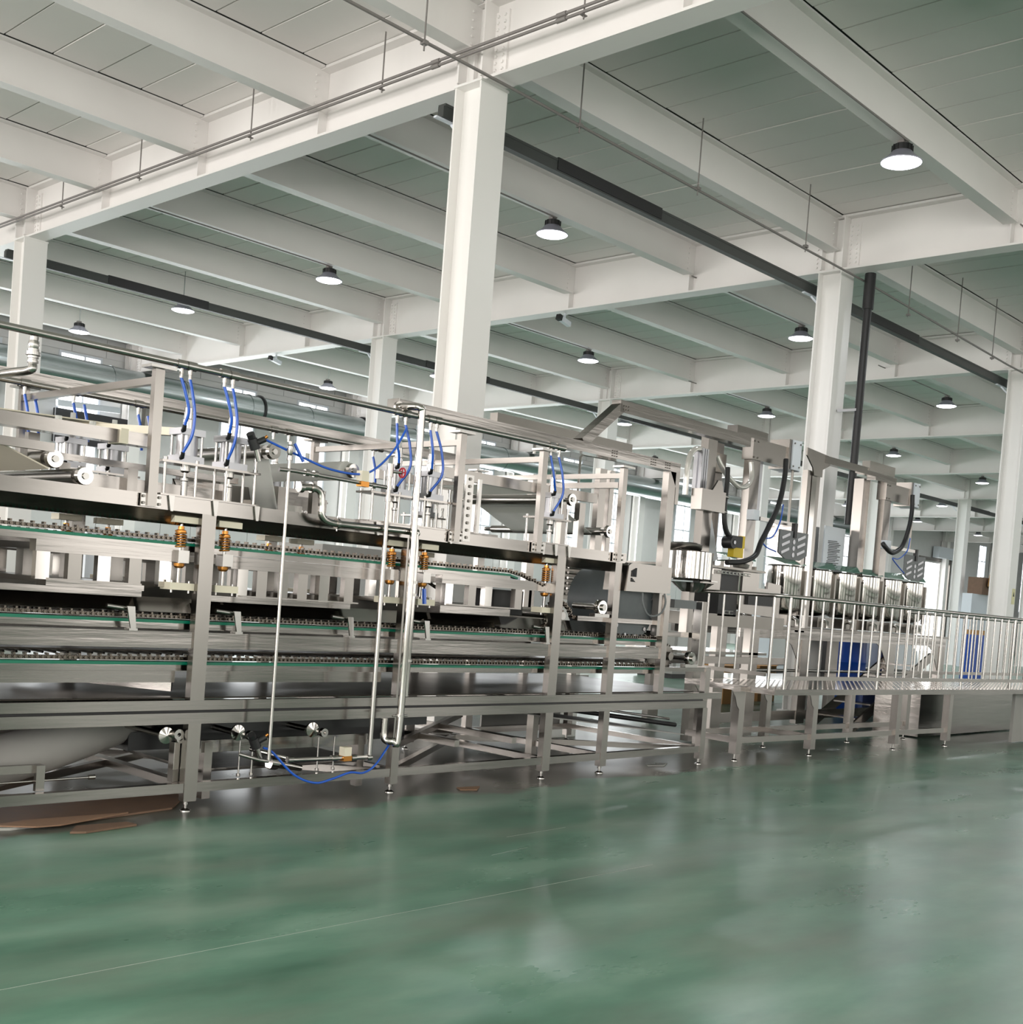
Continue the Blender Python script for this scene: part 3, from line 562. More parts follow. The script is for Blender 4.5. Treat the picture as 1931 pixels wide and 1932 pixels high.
for k, x in enumerate(CX):
    for s, y in enumerate((6.50, 8.02)):
        lab = 'silver air cylinder %s%s' % (cn[k].replace('right of', 'beyond'), ', on the rear side of the line' if s else '')
        lb2 = 'brass spring plunger under the cylinder %s%s' % (cn[k].replace('right of', 'beyond').split(',')[0], ', rear side' if s else '')
        if cy0 is None: cy0 = cylinder(x, y, lab); pl0 = plunger(x, y, lb2)
        else: dup(cy0, Vector((x, y, 2.157))-cy0.location, lab); dup(pl0, Vector((x, y, 1.37))-pl0.location, lb2)
for nm, x0, x1 in (('first', 3.68, 4.38), ('second', 5.30, 6.10), ('third', 7.05, 7.46)):
    for y, sd in ((6.50, 'front'), (8.02, 'rear')):
        t = T('cylinder_mount', '%s plate-and-rod cylinder mount on the %s rail' % (nm, sd), 'mount', (x0, y, 1.94))
        P(t, 'top_plate', 'steelh', MB().box(x0, x1, y-0.085, y+0.085, 2.143, 2.157)); P(t, 'bottom_plate', 'steelh', MB().box(x0, x1, y-0.085, y+0.085, 1.943, 1.954))
        n = 2 if x1-x0 < 0.5 else 4
        for i in range(n):
            for dy in (-0.065, 0.065):
                x = x0+0.03+(x1-x0-0.06)*i/(n-1); P(t, 'support_rod', 'pipe', MB().tube([(x, y+dy, 1.954), (x, y+dy, 2.143)], 0.0095, 8).tube([(x, y+dy, 2.157), (x, y+dy, 2.175)], 0.015, 6))
        x = x1-0.03; P(t, 'stop_bolt', 'pipe', MB().tube([(x, y-0.065, 2.17), (x, y-0.065, 2.23)], 0.01, 8).tube([(x, y-0.065, 2.225), (x, y-0.065, 2.25)], 0.014, 6))
        if sd == 'front':
            for x in (x0+0.06, x0+(x1-x0)*0.52, x1-0.03): P(t, 'hook_plate', 'pipe', MB().prism([(x-0.02, 1.943), (x+0.02, 1.943), (x+0.014, 1.85), (x-0.004, 1.85)], 'y', 6.385, 6.397))
for nm, x0, x1, z0, z1, ups in (('first', 2.98, 3.94, 1.548, 1.628, (2.99, 3.18, 3.36, 3.56, 3.76)), ('second', 4.26, 5.62, 1.535, 1.612, (4.32, 4.47, 4.64, 4.80, 4.98, 5.20)), ('third', 6.12, 7.30, 1.553, 1.628, (6.17, 6.42, 6.60, 6.95))):
    for y, sd in ((6.5, 'front'), (7.92, 'rear')):
        t = T('press_beam', '%s stainless press beam with upright blocks, %s side' % (nm, sd), 'beam', (x0, y, 1.35))
        P(t, 'beam_body', 'steelh', MB().box(x0, x1, y, y+0.08, z0, z1))
        for i, x in enumerate(ups): P(t, 'upright', 'polished' if i % 2 == 0 else 'steel', MB().box(x, x+0.08, y+0.01, y+0.06, 1.39 if nm != 'second' else 1.354, z0))
        P(t, 'sill', 'steel', MB().box(x0+0.08, x1-0.3, y-0.005, y+0.1, 1.39 if nm != 'second' else 1.356, 1.40 if nm != 'second' else 1.366))
    t = T('press_platen', '%s dark press platen between the press beams' % nm, 'platen', (x0, 7.2, 1.4))
    P(t, 'platen', 'steel_dark', MB().box(x0+0.1, x1-0.1, 6.62, 7.9, 1.56, 1.60)); P(t, 'lower_platen', 'steel_dark', MB().box(x0+0.1, x1-0.3, 6.62, 7.9, 1.37, 1.40))
    for i in range(3):
        xx = x0+0.2+i*(x1-x0-0.4)/2; P(t, 'lift_column', 'steel', MB().box(xx, xx+0.1, 7.1, 7.2, 1.40, 1.56))

# chains
def chain(label, pts, y, green=True, closed=False):
    t = T('chain_conveyor', label, 'conveyor', (pts[0][0], y, pts[0][1]))
    b = MB(); rl = MB(); p = 0.032; acc = 0
    for (xa, za), (xb, zb) in zip(pts, pts[1:]):
        L = math.hypot(xb-xa, zb-za); n = max(1, int(L/p)); dx, dz = (xb-xa)/L, (zb-za)/L
        for i in range(n):
            s = (i+0.5)*L/n; x, z = xa+dx*s, za+dz*s
            for yy in (y, y+0.030): b.obox((x-dx*p*0.55, yy, z-dz*p*0.55), (x+dx*p*0.55, yy, z+dz*p*0.55), 0.003, 0.020, (-dz, 0, dx))
            rl.add([(x+0.009*cos(k*pi/3), y-0.010+h, z+0.009*sin(k*pi/3)) for h in (0, 0.05) for k in range(6)], [(k, (k+1) % 6, 6+(k+1) % 6, 6+k) for k in range(6)]+[(0, 1, 2, 3, 4, 5)], False)
            if i % 2 == 0: rl.box(x-0.006, x+0.006, y-0.004, y+0.03, z+0.012, z+0.024)
    P(t, 'link_plates', 'chain', b, kind='stuff'); P(t, 'rollers', 'chain', rl, kind='stuff')
    return t
def chain_run(nm, x0, x1, z, y, side):
    t = chain('%s roller chain on its green guide strip, %s side' % (nm, side), [(x0, z), (x1, z)], y)
    P(t, 'guide_strip', 'green', MB().box(x0, x1, y-0.008, y+0.045, z-0.038, z-0.020), 'green plastic guide strip')
    P(t, 'track', 'steelh', MB().box(x0, x1, y-0.004, y+0.05, z-0.075, z-0.038)); return t
for y, sd in ((6.50, 'front'), (7.98, 'rear')):
    chain_run('lowest', 1.4, 8.95, 0.950, y, sd); chain_run('middle', 1.4, 8.9, 1.208, y, sd)
    t = chain_run('top', 1.4, 6.86, 1.690, y, sd)
    c2 = chain('sloping tail of the top roller chain running down to its sprocket, %s side' % sd, [(6.86, 1.690), (7.02, 1.668), (7.25, 1.605), (7.5, 1.50), (7.63, 1.42), (7.68, 1.34)], y)
    P(c2, 'guide_strip', 'green', MB().obox((6.86, y+0.02, 1.660), (6.95, y+0.02, 1.640), 0.05, 0.016))
sl = MB()
for z in (0.975, 1.225):
    x = 1.5
    while x < 8.8: sl.tube([(x, 6.54, z), (x, 7.98, z)], 0.008, 5, caps=False); x += 0.075
S('carrier_rods', 'many thin dark rods carried crosswise between the roller chains', 'rods', 'steel_dark', sl, kind='stuff')
S('dark_panel', 'dark reflective panel behind the chains before the first press', 'panel', 'steel_dark', MB().box(1.9, 2.95, 7.0, 7.7, 1.40, 1.85))  # plain dark steel box filling the interior behind the chains
# chain stops on mid rail
st = None
for k, x in enumerate((3.535, 4.27, 5.19, 5.91, 7.25)):
    lab = 'small bent chain bracket above the mid rail, %s along the line' % ORD[k]
    if st is None:
        st = T('chain_bracket', lab, 'bracket', (x, 6.42, 1.122)); P(st, 'plate', 'pipe', MB().prism([(x-0.03, 1.265), (x+0.02, 1.265), (x+0.035, 1.135), (x+0.0, 1.135)], 'y', 6.40, 6.412)); P(st, 'foot', 'pipe', MB().box(x-0.01, x+0.045, 6.40, 6.46, 1.122, 1.135)); P(st, 'pin', 'pipe', MB().tube([(x-0.14, 6.44, 1.262), (x+0.01, 6.44, 1.248)], 0.013, 8))
    else: dup(st, (x-st.location.x, 0, 0), lab)
# bearings and shafts
def bearing(x, y, z, label, s=1.0):
    t = T('bearing', label, 'bearing', (x, y, z-0.07*s)); P(t, 'housing', 'polished', MB().lathe((x, y, z), [(0.028*s, -0.03*s), (0.06*s, -0.03*s), (0.066*s, -0.02*s), (0.066*s, 0.02*s), (0.028*s, 0.02*s), (0.028*s, -0.03*s)], 20, 'y')); P(t, 'base', 'pipe', MB().box(x-0.10*s, x+0.10*s, y-0.03*s, y+0.03*s, z-0.085*s, z-0.055*s)); P(t, 'shaft', 'pipe', MB().tube([(x, y-0.05*s, z), (x, y+0.3, z)], 0.028*s, 12)); return t
bearing(7.96, 6.44, 1.455, 'polished pillow block bearing beside the film drum'); bearing(9.37, 6.44, 1.03, 'polished pillow block bearing at the end of the lower chains')
t = T('drive_shaft', 'dark shaft with toothed sprockets at the line end', 'shaft', (9.2, 7, 1.0))
P(t, 'shaft', 'steel_dark', MB().tube([(9.15, 6.5, 1.04), (9.15, 8.0, 1.04)], 0.04, 14))
for y in (6.55, 6.72, 7.9):
    b = MB().lathe((9.15, y, 1.04), [(0.0, 0), (0.095, 0), (0.095, 0.02), (0.0, 0.02)], 24, 'y')
    for k in range(18): a = k*pi/9; b.obox((9.15+0.09*cos(a), y+0.01, 1.04+0.09*sin(a)), (9.15+0.115*cos(a), y+0.01, 1.04+0.115*sin(a)), 0.016, 0.014, (0, 1, 0))
    P(t, 'sprocket', 'steel_dark', b)
P(t, 'support_rail', 'steelh', MB().box(7.68, 8.95, 6.45, 6.5, 1.33, 1.37)); P(t, 'support_rail', 'steelh', MB().box(8.93, 9.66, 6.6, 6.65, 1.22, 1.27))
t = T('sprocket_wheel', 'dark toothed wheel where the top chain turns down', 'sprocket', (7.55, 6.6, 1.3))
b = MB().lathe((7.55, 6.6, 1.36), [(0.0, 0), (0.11, 0), (0.11, 0.02), (0.0, 0.02)], 24, 'y')
for k in range(20): a = k*pi/10; b.obox((7.55+0.105*cos(a), 6.61, 1.36+0.105*sin(a)), (7.55+0.13*cos(a), 6.61, 1.36+0.13*sin(a)), 0.016, 0.014, (0, 1, 0))
P(t, 'wheel', 'chain', b); P(t, 'axle', 'pipe', MB().tube([(7.55, 6.5, 1.36), (7.55, 8.0, 1.36)], 0.035, 12))
S('dark_hood', 'dark curved hood behind the last spring plunger', 'hood', 'black', MB().box(6.90, 7.25, 6.7, 6.95, 1.34, 1.54))

# film rollers and film
def roller(x, z, y0, y1, r, label, m='pipe'):
    t = T('film_roller', label, 'roller', (x, y0, z)); P(t, 'drum', m, MB().lathe((x, y0, z), [(0, 0), (r, 0), (r, y1-y0), (0, y1-y0)], 24, 'y')); P(t, 'shaft', 'pipe', MB().tube([(x, y0-0.1, z), (x, y1+0.1, z)], 0.02, 10)); P(t, 'end_bearing', 'polished', MB().lathe((x, y0-0.09, z), [(0.02, 0), (0.05, 0), (0.055, 0.03), (0.02, 0.03)], 18, 'y')); return t
roller(7.66, 2.355, 6.68, 7.85, 0.045, 'upper long film roller under the empty rail frame'); roller(8.20, 2.13, 6.68, 8.05, 0.035, 'lower long film roller with white film wrapped under')
roller(3.15, 2.09, 6.78, 8.0, 0.05, 'short film roller near the first station'); roller(3.25, 2.00, 6.6, 8.0, 0.045, 'film roller just above the upper rail by the cream sheet')
roller(4.75, 2.36, 6.9, 8.0, 0.05, 'bright film roller behind the second thin upright pipe'); roller(5.45, 2.32, 6.9, 8.0, 0.07, 'large pale film roller behind the blue hose loop', 'film')
def sheet(label, pts, y0, y1, m='film', cat='film'):
    b = MB()
    for (xa, za), (xb, zb) in zip(pts, pts[1:]):
        d = Vector((xb-xa, 0, zb-za)).normalized(); n = Vector((-d.z, 0, d.x))*0.004
        b.add([Vector((xa, y0, za))-n, Vector((xb, y0, zb))-n, Vector((xb, y1, zb))-n, Vector((xa, y1, za))-n, Vector((xa, y0, za))+n, Vector((xb, y0, zb))+n, Vector((xb, y1, zb))+n, Vector((xa, y1, za))+n], [(0, 1, 2, 3), (7, 6, 5, 4), (0, 4, 5, 1), (1, 5, 6, 2), (2, 6, 7, 3), (3, 7, 4, 0)])
    return S('film_sheet', label, cat, m, b)
sheet('white film web stretched between the two long rollers', [(7.68, 2.31), (8.20, 2.10)], 6.78, 7.75); sheet('white film web falling from the upper long roller', [(7.60, 2.40), (7.2, 2.43), (6.7, 2.36)], 6.85, 7.8)
sheet('cream film web sloping down beside the first station', [(2.6, 2.22), (3.12, 2.03)], 6.7, 7.9, 'cream'); sheet('pale grey film web hanging behind the second station', [(4.8, 2.32), (4.9, 1.98)], 6.95, 7.9)
sheet('cream film web above the low box beam', [(3.0, 2.40), (4.1, 2.43)], 7.3, 7.95, 'cream')
S('cream_bar', 'cream plastic bar reaching across behind the first upper post', 'bar', 'cream', MB().obox((3.95, 6.6, 2.36), (3.55, 8.0, 2.42), 0.05, 0.05))
for nm, x in (('first', 3.30), ('second', 3.52)): S('cream_cylinder', '%s cream cylinder cap standing behind the low box beam' % nm, 'cap', 'film', MB().lathe((x, 7.0, 2.31), [(0.022, 0), (0.02, 0.07), (0.0, 0.072)], 12))
t = T('film_carrier', 'inner steel frame of bars and brackets carrying the film rollers', 'frame', (3.5, 7.2, 1.95))
for x0, x1, y, z0, z1 in ((1.4, 3.1, 6.6, 2.12, 2.17), (3.1, 4.6, 7.0, 2.12, 2.16), (3.4, 4.5, 7.0, 1.98, 2.06), (4.3, 5.6, 7.3, 2.02, 2.12), (4.5, 5.7, 7.6, 2.14, 2.2), (6.2, 7.2, 7.0, 1.98, 2.0)): P(t, 'bar', 'steelh', MB().box(x0, x1, y, y+0.05, z0, z1))
for x, z0, z1 in ((3.1, 2.08, 2.25), (3.3, 1.95, 2.1), (3.75, 1.96, 2.12), (4.9, 1.95, 2.14), (5.2, 1.95, 2.14), (4.45, 1.95, 2.1)): P(t, 'bracket', 'steel', MB().box(x, x+0.07, 6.95, 7.0, z0, z1))
P(t, 'slanted_plate', 'steelh', MB().prism([(4.25, 2.12), (5.3, 2.14), (5.25, 2.05), (4.9, 1.98), (4.3, 2.03)], 'y', 7.25, 7.27)); P(t, 'window_block', 'polished', MB().box(4.85, 5.3, 7.2, 7.26, 1.97, 2.04))

# blue hoses
hn = 0
def hose(label, pts, r=0.0095, m='bluehose', name='air_hose', cat='hose'): return S(name, label, cat, m, MB().curve(pts, r, 8, 8))
for (xa, xb), nm in (((3.74, 3.80), 'beside the first tall post'), ((4.04, 4.10), 'on the second cylinder')):
    c = CX[0] if xa < 3.9 else CX[1]
    hose('shorter blue air hose %s' % nm, [(xa, 6.37, 2.65), (xa+0.03, 6.36, 2.56), (xa+0.06, 6.36, 2.46), (c-0.088, 6.39, 2.375)]); hose('longer bowed blue air hose %s' % nm, [(xb, 6.37, 2.65), (xb+0.015, 6.35, 2.55), (xb+0.03, 6.34, 2.43), (xb+0.025, 6.35, 2.31), (c-0.088, 6.39, 2.21)])
hose('shorter blue air hose behind the red hand wheel', [(5.45, 6.37, 2.65), (5.46, 6.36, 2.5), (5.49, 6.37, 2.43), (5.512, 6.39, 2.375)]); hose('longer blue air hose passing the red hand wheel', [(5.53, 6.37, 2.65), (5.56, 6.34, 2.5), (5.575, 6.34, 2.35), (5.512, 6.39, 2.21)])
hose('short blue air hose behind the thick polished pipe', [(5.77, 6.37, 2.65), (5.80, 6.36, 2.5), (5.832, 6.39, 2.375)]); hose('long blue air hose right beside the thick polished pipe'.replace('right ', ''), [(5.83, 6.37, 2.65), (5.87, 6.34, 2.5), (5.89, 6.34, 2.34), (5.832, 6.39, 2.21)])
hose('short blue air hose near the end of the front manifold', [(7.09, 6.37, 2.65), (7.13, 6.35, 2.48), (7.15, 6.36, 2.44), (7.202, 6.39, 2.375)]); hose('long blue air hose near the end of the front manifold', [(7.19, 6.37, 2.65), (7.22, 6.34, 2.5), (7.24, 6.34, 2.35), (7.202, 6.39, 2.21)])
hose('pale blue hose sagging from the manifold to the black valve', [(5.52, 6.34, 2.62), (5.40, 6.32, 2.45), (5.22, 6.28, 2.30), (5.05, 6.25, 2.235), (4.80, 6.24, 2.235), (4.6, 6.26, 2.28), (4.32, 6.3, 2.36)], 0.008)
hose('pale blue hose sagging over the bottom rail', [(4.46, 6.3, 0.40), (4.52, 6.28, 0.37), (4.68, 6.25, 0.22), (4.85, 6.24, 0.155), (5.0, 6.25, 0.17), (5.15, 6.25, 0.205), (5.28, 6.26, 0.195), (5.40, 6.28, 0.24), (5.56, 6.33, 0.37), (5.60, 6.36, 0.39)], 0.008)
for k, (x, y) in enumerate(((3.55, 8.06), (3.62, 8.06), (3.9, 8.06), (3.98, 8.06), (4.40, 8.06), (4.48, 8.06), (6.65, 8.06))): hose('blue air hose on the rear manifold, %s of seven' % ORD[k], [(x, y, 2.62), (x+0.02, y-0.02, 2.5), (x+0.04, y-0.01, 2.36)], 0.011)
def blackvalve(x, y, z, label):
    t = T('angle_valve', label, 'valve', (x, y, z)); P(t, 'body', 'black', MB().tube([(x, y, z+0.02), (x-0.03, y, z+0.08)], 0.032, 12).tube([(x-0.03, y, z+0.08), (x-0.055, y-0.01, z+0.11)], 0.026, 12)); P(t, 'side_port', 'black', MB().tube([(x-0.02, y, z+0.05), (x+0.05, y-0.02, z+0.09)], 0.02, 10)); P(t, 'spout', 'pipe', MB().tube([(x, y, z+0.03), (x+0.03, y, z-0.05)], 0.018, 10)); P(t, 'fitting', 'brass', MB().tube([(x+0.04, y-0.02, z+0.09), (x+0.06, y-0.03, z+0.11)], 0.01, 8)); return t
blackvalve(4.25, 6.3, 2.27, 'black angle valve hanging by the upper thin pipe'); blackvalve(4.41, 6.3, 0.38, 'black angle valve by the floor-level pipe branch')
S('valve_lever', 'dark blue lever standing beside the upper thin pipe', 'lever', 'bluehose', MB().obox((4.50, 6.24, 2.36), (4.575, 6.24, 2.255), 0.012, 0.016))

# motor hood with louvres, drum, cable loop
t = T('motor_hood', 'brushed steel hood with black vent slots beside the film drum', 'hood', (8.5, 6.45, 1.61))
P(t, 'hood', 'steel', MB().prism([(8.20, 1.615), (8.86, 1.625), (8.86, 1.862), (8.27, 1.868), (8.22, 1.84)], 'y', 6.36, 6.62)); b = MB()
for i in range(4):
    for z0, z1 in ((1.70, 1.735), (1.745, 1.80)): b.box(8.262+i*0.018, 8.272+i*0.018, 6.352, 6.359, z0, z1-0.012*i if z0 < 1.74 else z1+0.008*i)
P(t, 'vent_slots', 'black', b, kind='stuff')
t = T('film_drum', 'large dark grey drum ringed with round bright holes', 'drum', (8.5, 6.5, 1.35))
P(t, 'drum', 'drum', MB().lathe((8.52, 6.52, 1.50), [(0.0, 0), (0.33, 0), (0.33, 0.5), (0.0, 0.5)], 36, 'y')); b = MB()
for k in range(12): b.lathe((8.52+0.29*cos(k*pi/6+0.2), 6.508, 1.50+0.29*sin(k*pi/6+0.2)), [(0, 0), (0.018, 0), (0.018, 0.01)], 10, 'y')
P(t, 'holes', 'alu', b, kind='stuff')
hose('grey looped cable hanging under the steel hood', [(8.47, 6.38, 1.61), (8.46, 6.36, 1.52), (8.52, 6.35, 1.43), (8.62, 6.35, 1.41), (8.74, 6.35, 1.45), (8.80, 6.36, 1.54), (8.80, 6.38, 1.62)], 0.009, 'grey_pvc', 'cable_loop', 'cable')
S('grey_cover', 'dark grey rectangular cover beside the walkway rail', 'cover', 'grey_pvc', MB().box(9.14, 9.5, 6.5, 6.75, 1.50, 1.58)); S('black_cover', 'black cover joined to the grey cover', 'cover', 'black', MB().box(9.0, 9.135, 6.5, 6.75, 1.50, 1.58))
t = T('side_column', 'dark stainless column standing between the line and the walkway', 'column', (9.62, 6.5, 0.95)); P(t, 'column_body', 'steel_dark', MB().box(9.60, 9.68, 6.5, 6.58, 0.95, 1.58)); P(t, 'edge_strip', 'pipe', MB().box(9.585, 9.60, 6.49, 6.58, 0.95, 1.58))
S('white_panel', 'pale plastic panel standing behind the line end', 'panel', 'film', MB().box(9.5, 10.0, 8.3, 8.32, 0.0, 1.89)); 
t = T('rod_rack', 'dark rack of bright horizontal bars behind the steel hood', 'rack', (9.5, 7.9, 1.5))
for k in range(6): P(t, 'bar', 'pipe' if k % 2 else 'steel_dark', MB().tube([(9.2, 7.9, 1.56+k*0.055), (10.3, 7.9, 1.56+k*0.055)], 0.014, 8))
P(t, 'back_plate', 'steel_dark', MB().box(9.2, 10.3, 7.95, 7.97, 1.5, 1.88))

# under the line: black belts, cones, ducts, lower frame
t = T('belt_conveyor', 'black belt trough running slantwise under the line', 'conveyor', (4.8, 7, 0.35))
P(t, 'belt', 'belt', MB().box(4.15, 6.3, 6.75, 7.5, 0.44, 0.50)); P(t, 'lower_belt', 'belt', MB().box(3.9, 6.3, 7.0, 7.9, 0.30, 0.42)); P(t, 'side_plate', 'steelh', MB().box(4.20, 5.6, 6.62, 6.64, 0.33, 0.41)); P(t, 'leg', 'steel', MB().box(4.22, 4.28, 6.6, 6.66, 0.03, 0.40)); P(t, 'leg', 'steel', MB().box(5.5, 5.56, 6.6, 6.66, 0.03, 0.40)); P(t, 'bottom_tray', 'steelh', MB().box(4.2, 5.6, 6.64, 7.6, 0.20, 0.22))
for x in (3.86, 4.38, 4.98): 
    P(t, 'roller_cone', 'polished', MB().lathe((x, 6.46, 0.475), [(0.0, 0), (0.052, 0.012), (0.05, 0.03), (0.02, 0.06), (0.02, 0.6)], 20, 'y')); P(t, 'cone_bearing', 'pipe', MB().lathe((x+0.09, 6.45, 0.455), [(0.012, 0), (0.03, 0), (0.032, 0.03), (0.0, 0.03)], 14, 'y'))
for x in (4.42, 4.52, 5.06, 5.2): P(t, 'foot_rod', 'pipe', MB().tube([(x, 6.5, 0.185), (x, 6.5, 0.42)], 0.006, 6).tube([(x, 6.5, 0.182), (x, 6.5, 0.20)], 0.014, 8))
t = T('flexible_duct', 'fat grey flexible duct curving under the line near the first post', 'duct', (3, 7, 0.2))
P(t, 'duct_body', 'canvas', MB().curve([(1.6, 6.9, 0.18), (2.6, 6.85, 0.24), (3.2, 6.9, 0.34), (3.8, 7.1, 0.46), (4.3, 7.4, 0.56)], 0.15, 18)); P(t, 'duct_body', 'canvas', MB().curve([(1.6, 7.3, 0.42), (2.8, 7.25, 0.45), (3.5, 7.4, 0.52), (4.2, 7.7, 0.58)], 0.13, 18))
t = T('low_trolley', 'low square-tube trolley with a threaded rod near the first post', 'trolley', (2.9, 6.6, 0))
P(t, 'frame_bar', 'steel', MB().box(1.5, 3.10, 6.50, 6.54, 0.285, 0.33)); P(t, 'upright', 'steel', MB().box(3.05, 3.10, 6.47, 6.50, 0.182, 0.33)); P(t, 'rod', 'pipe', MB().tube([(1.5, 6.5, 0.228), (3.4, 6.5, 0.240)], 0.007, 8)); P(t, 'nut', 'pipe', MB().tube([(3.38, 6.5, 0.240), (3.42, 6.5, 0.240)], 0.014, 8))
t = T('side_motor_post', 'short bright box post with a small bearing by the first leg', 'post', (3.93, 6.5, 0)); P(t, 'box_post', 'polished', MB().box(3.92, 3.97, 6.47, 6.53, 0.26, 0.43)); P(t, 'lower_post', 'steel_dark', MB().box(3.92, 3.97, 6.47, 6.53, 0.18, 0.26)); P(t, 'bearing_ring', 'pipe', MB().lathe((3.93, 6.44, 0.482), [(0.012, 0), (0.034, 0), (0.034, 0.03), (0.0, 0.03)], 14, 'y'))
S('grey_belt', 'sloping grey belt sheet under the end of the line', 'belt', 'canvas', MB().add([(7.5, 6.55, 0.49), (9.55, 6.55, 0.27), (9.55, 7.9, 0.27), (7.5, 7.9, 0.49), (7.5, 6.55, 0.50), (9.55, 6.55, 0.28), (9.55, 7.9, 0.28), (7.5, 7.9, 0.50)], [(0, 3, 2, 1), (4, 5, 6, 7), (0, 1, 5, 4), (1, 2, 6, 5), (2, 3, 7, 6), (3, 0, 4, 7)]))
S('dark_tube', 'dark tube running slantwise above the grey belt', 'tube', 'black', MB().tube([(7.6, 7.4, 0.56), (9.6, 6.7, 0.35)], 0.022, 8)); S('bright_tube', 'bright thin tube beside the dark tube under the line', 'tube', 'pipe', MB().tube([(7.6, 7.45, 0.60), (9.6, 6.78, 0.40)], 0.012, 8))
S('end_sheet', 'pale grey sheet standing under the line end', 'sheet', 'canvas', MB().box(8.4, 9.6, 8.2, 8.22, 0.15, 0.56))
# things lying on the floor
def poly(name, label, cat, m, pts, h, z0=0.002): return S(name, label, cat, m, MB().prism(pts, 'z', z0, z0+h), group=None)
poly('cardboard_sheet', 'large brown cardboard sheet lying under the line near the first post', 'cardboard', 'cardb', [(2.9, 6.42), (3.15, 6.36), (3.95, 6.50), (4.3, 6.9), (3.2, 7.3), (2.4, 6.9)], 0.012)
poly('cardboard_sheet', 'tan cardboard flap sticking out in front of the bottom rail', 'cardboard', 'cardb2', [(2.98, 6.29), (3.12, 6.28), (3.62, 6.44), (3.0, 6.48), (2.78, 6.42)], 0.008, 0.016)
poly('cardboard_sheet', 'small dark cardboard scrap on the edge of the green floor', 'cardboard', 'cardb', [(3.10, 6.13), (3.18, 6.10), (3.52, 6.16), (3.50, 6.24), (3.2, 6.26)], 0.012)
poly('cardboard_sheet', 'small brown scrap on the grey strip between the second and third legs', 'cardboard', 'cardb2', [(6.25, 6.27), (6.38, 6.22), (6.52, 6.33), (6.30, 6.36)], 0.006)
poly('plastic_scrap', 'crumpled clear plastic scrap by the frame edge near the cardboard', 'scrap', 'film', [(2.75, 6.38), (2.86, 6.34), (3.1, 6.36), (2.85, 6.41), (2.74, 6.46)], 0.012)
poly('plastic_scrap', 'white paper scrap on the floor near the last line leg', 'scrap', 'film', [(8.95, 6.52), (9.12, 6.46), (9.3, 6.55), (9.2, 6.62), (9.16, 6.55), (9.0, 6.58)], 0.006)
S('gear_part', 'shiny toothed metal part lying behind the bottom rail', 'part', 'polished', MB().tube([(4.72, 6.56, 0.25), (4.96, 6.55, 0.20)], 0.03, 10, radii=[0.035, 0.022]).tube([(4.70, 6.56, 0.25), (4.76, 6.56, 0.24)], 0.045, 8))

# ================================================================== WALKWAY
OX, OY = 10.30, 6.04; U = Vector((0.9983, -0.0585, 0)); V = Vector((0.0585, 0.9983, 0)); DZ = 0.765
def W(u, v, z): return tuple(Vector((OX, OY, 0))+U*u+V*v+Vector((0, 0, z)))
wk = T('walkway', 'raised stainless walkway with anti-slip deck on six square legs', 'walkway', (OX, OY, 0))
def wbox(u0, u1, v0, v1, z0, z1):
    b = MB(); vs = [W(u, v, z) for z in (z0, z1) for v in (v0, v1) for u in (u0, u1)]
    return b.add(vs, [(0, 2, 3, 1), (4, 5, 7, 6), (0, 1, 5, 4), (2, 6, 7, 3), (0, 4, 6, 2), (1, 3, 7, 5)])
dk = P(wk, 'deck', 'polished', wbox(0, 8.6, 0, 1.12, DZ-0.01, DZ)); 
b = MB()
for i in range(84):
    for j in range(8):
        u = 0.06+i*0.1; v = 0.10+j*0.125
        p = [W(u-0.03, v-0.012, DZ), W(u+0.03, v+0.012, DZ), W(u+0.026, v+0.024, DZ), W(u-0.034, v, DZ)]; b.add(p+[(a, c, e+0.004) for a, c, e in p], [(4, 5, 6, 7), (0, 1, 5, 4), (1, 2, 6, 5), (2, 3, 7, 6), (3, 0, 4, 7)])
P(dk, 'tread_bumps', 'steel', b, kind='stuff')
P(wk, 'fascia', 'steelh', wbox(0, 8.6, -0.008, 0, DZ-0.055, DZ+0.003)); P(wk, 'fascia', 'steelh', wbox(-0.008, 0, -0.008, 1.12, DZ-0.055, DZ+0.003))
for j, v in enumerate((0.38, 1.0)):
    for i, u in enumerate(((-0.10, 1.27, 3.10, 4.42, 7.3) if j == 0 else (0.1, 1.3, 3.1, 4.5, 7.3))):
        if j == 1 and i > 3: continue
        u += 0.05; lg = P(wk, 'leg', 'steel', wbox(u-0.045, u+0.045, v-0.045, v+0.045, 0.075, DZ-0.01)); c = Vector(W(u, v, 0))
        P(lg, 'foot', 'pipe', MB().cyl((c.x, c.y, 0.02), (c.x, c.y, 0.08), 0.012, 8).lathe((c.x, c.y, 0), [(0, 0.024), (0.02, 0.02), (0.036, 0.008), (0.037, 0)], 14))
        if i < 2: P(lg, 'gusset', 'steel', MB().add([W(u-0.045, v-0.05, DZ-0.055), W(u-0.18, v-0.05, DZ-0.055), W(u-0.13, v-0.05, DZ-0.11), W(u-0.09, v-0.05, DZ-0.2), W(u-0.045, v-0.05, DZ-0.24), W(u-0.045, v-0.042, DZ-0.055), W(u-0.18, v-0.042, DZ-0.055), W(u-0.13, v-0.042, DZ-0.11), W(u-0.09, v-0.042, DZ-0.2), W(u-0.045, v-0.042, DZ-0.24)], [(0, 1, 2, 3, 4), (9, 8, 7, 6, 5), (0, 5, 6, 1), (1, 6, 7, 2), (2, 7, 8, 3), (3, 8, 9, 4), (4, 9, 5, 0)]))
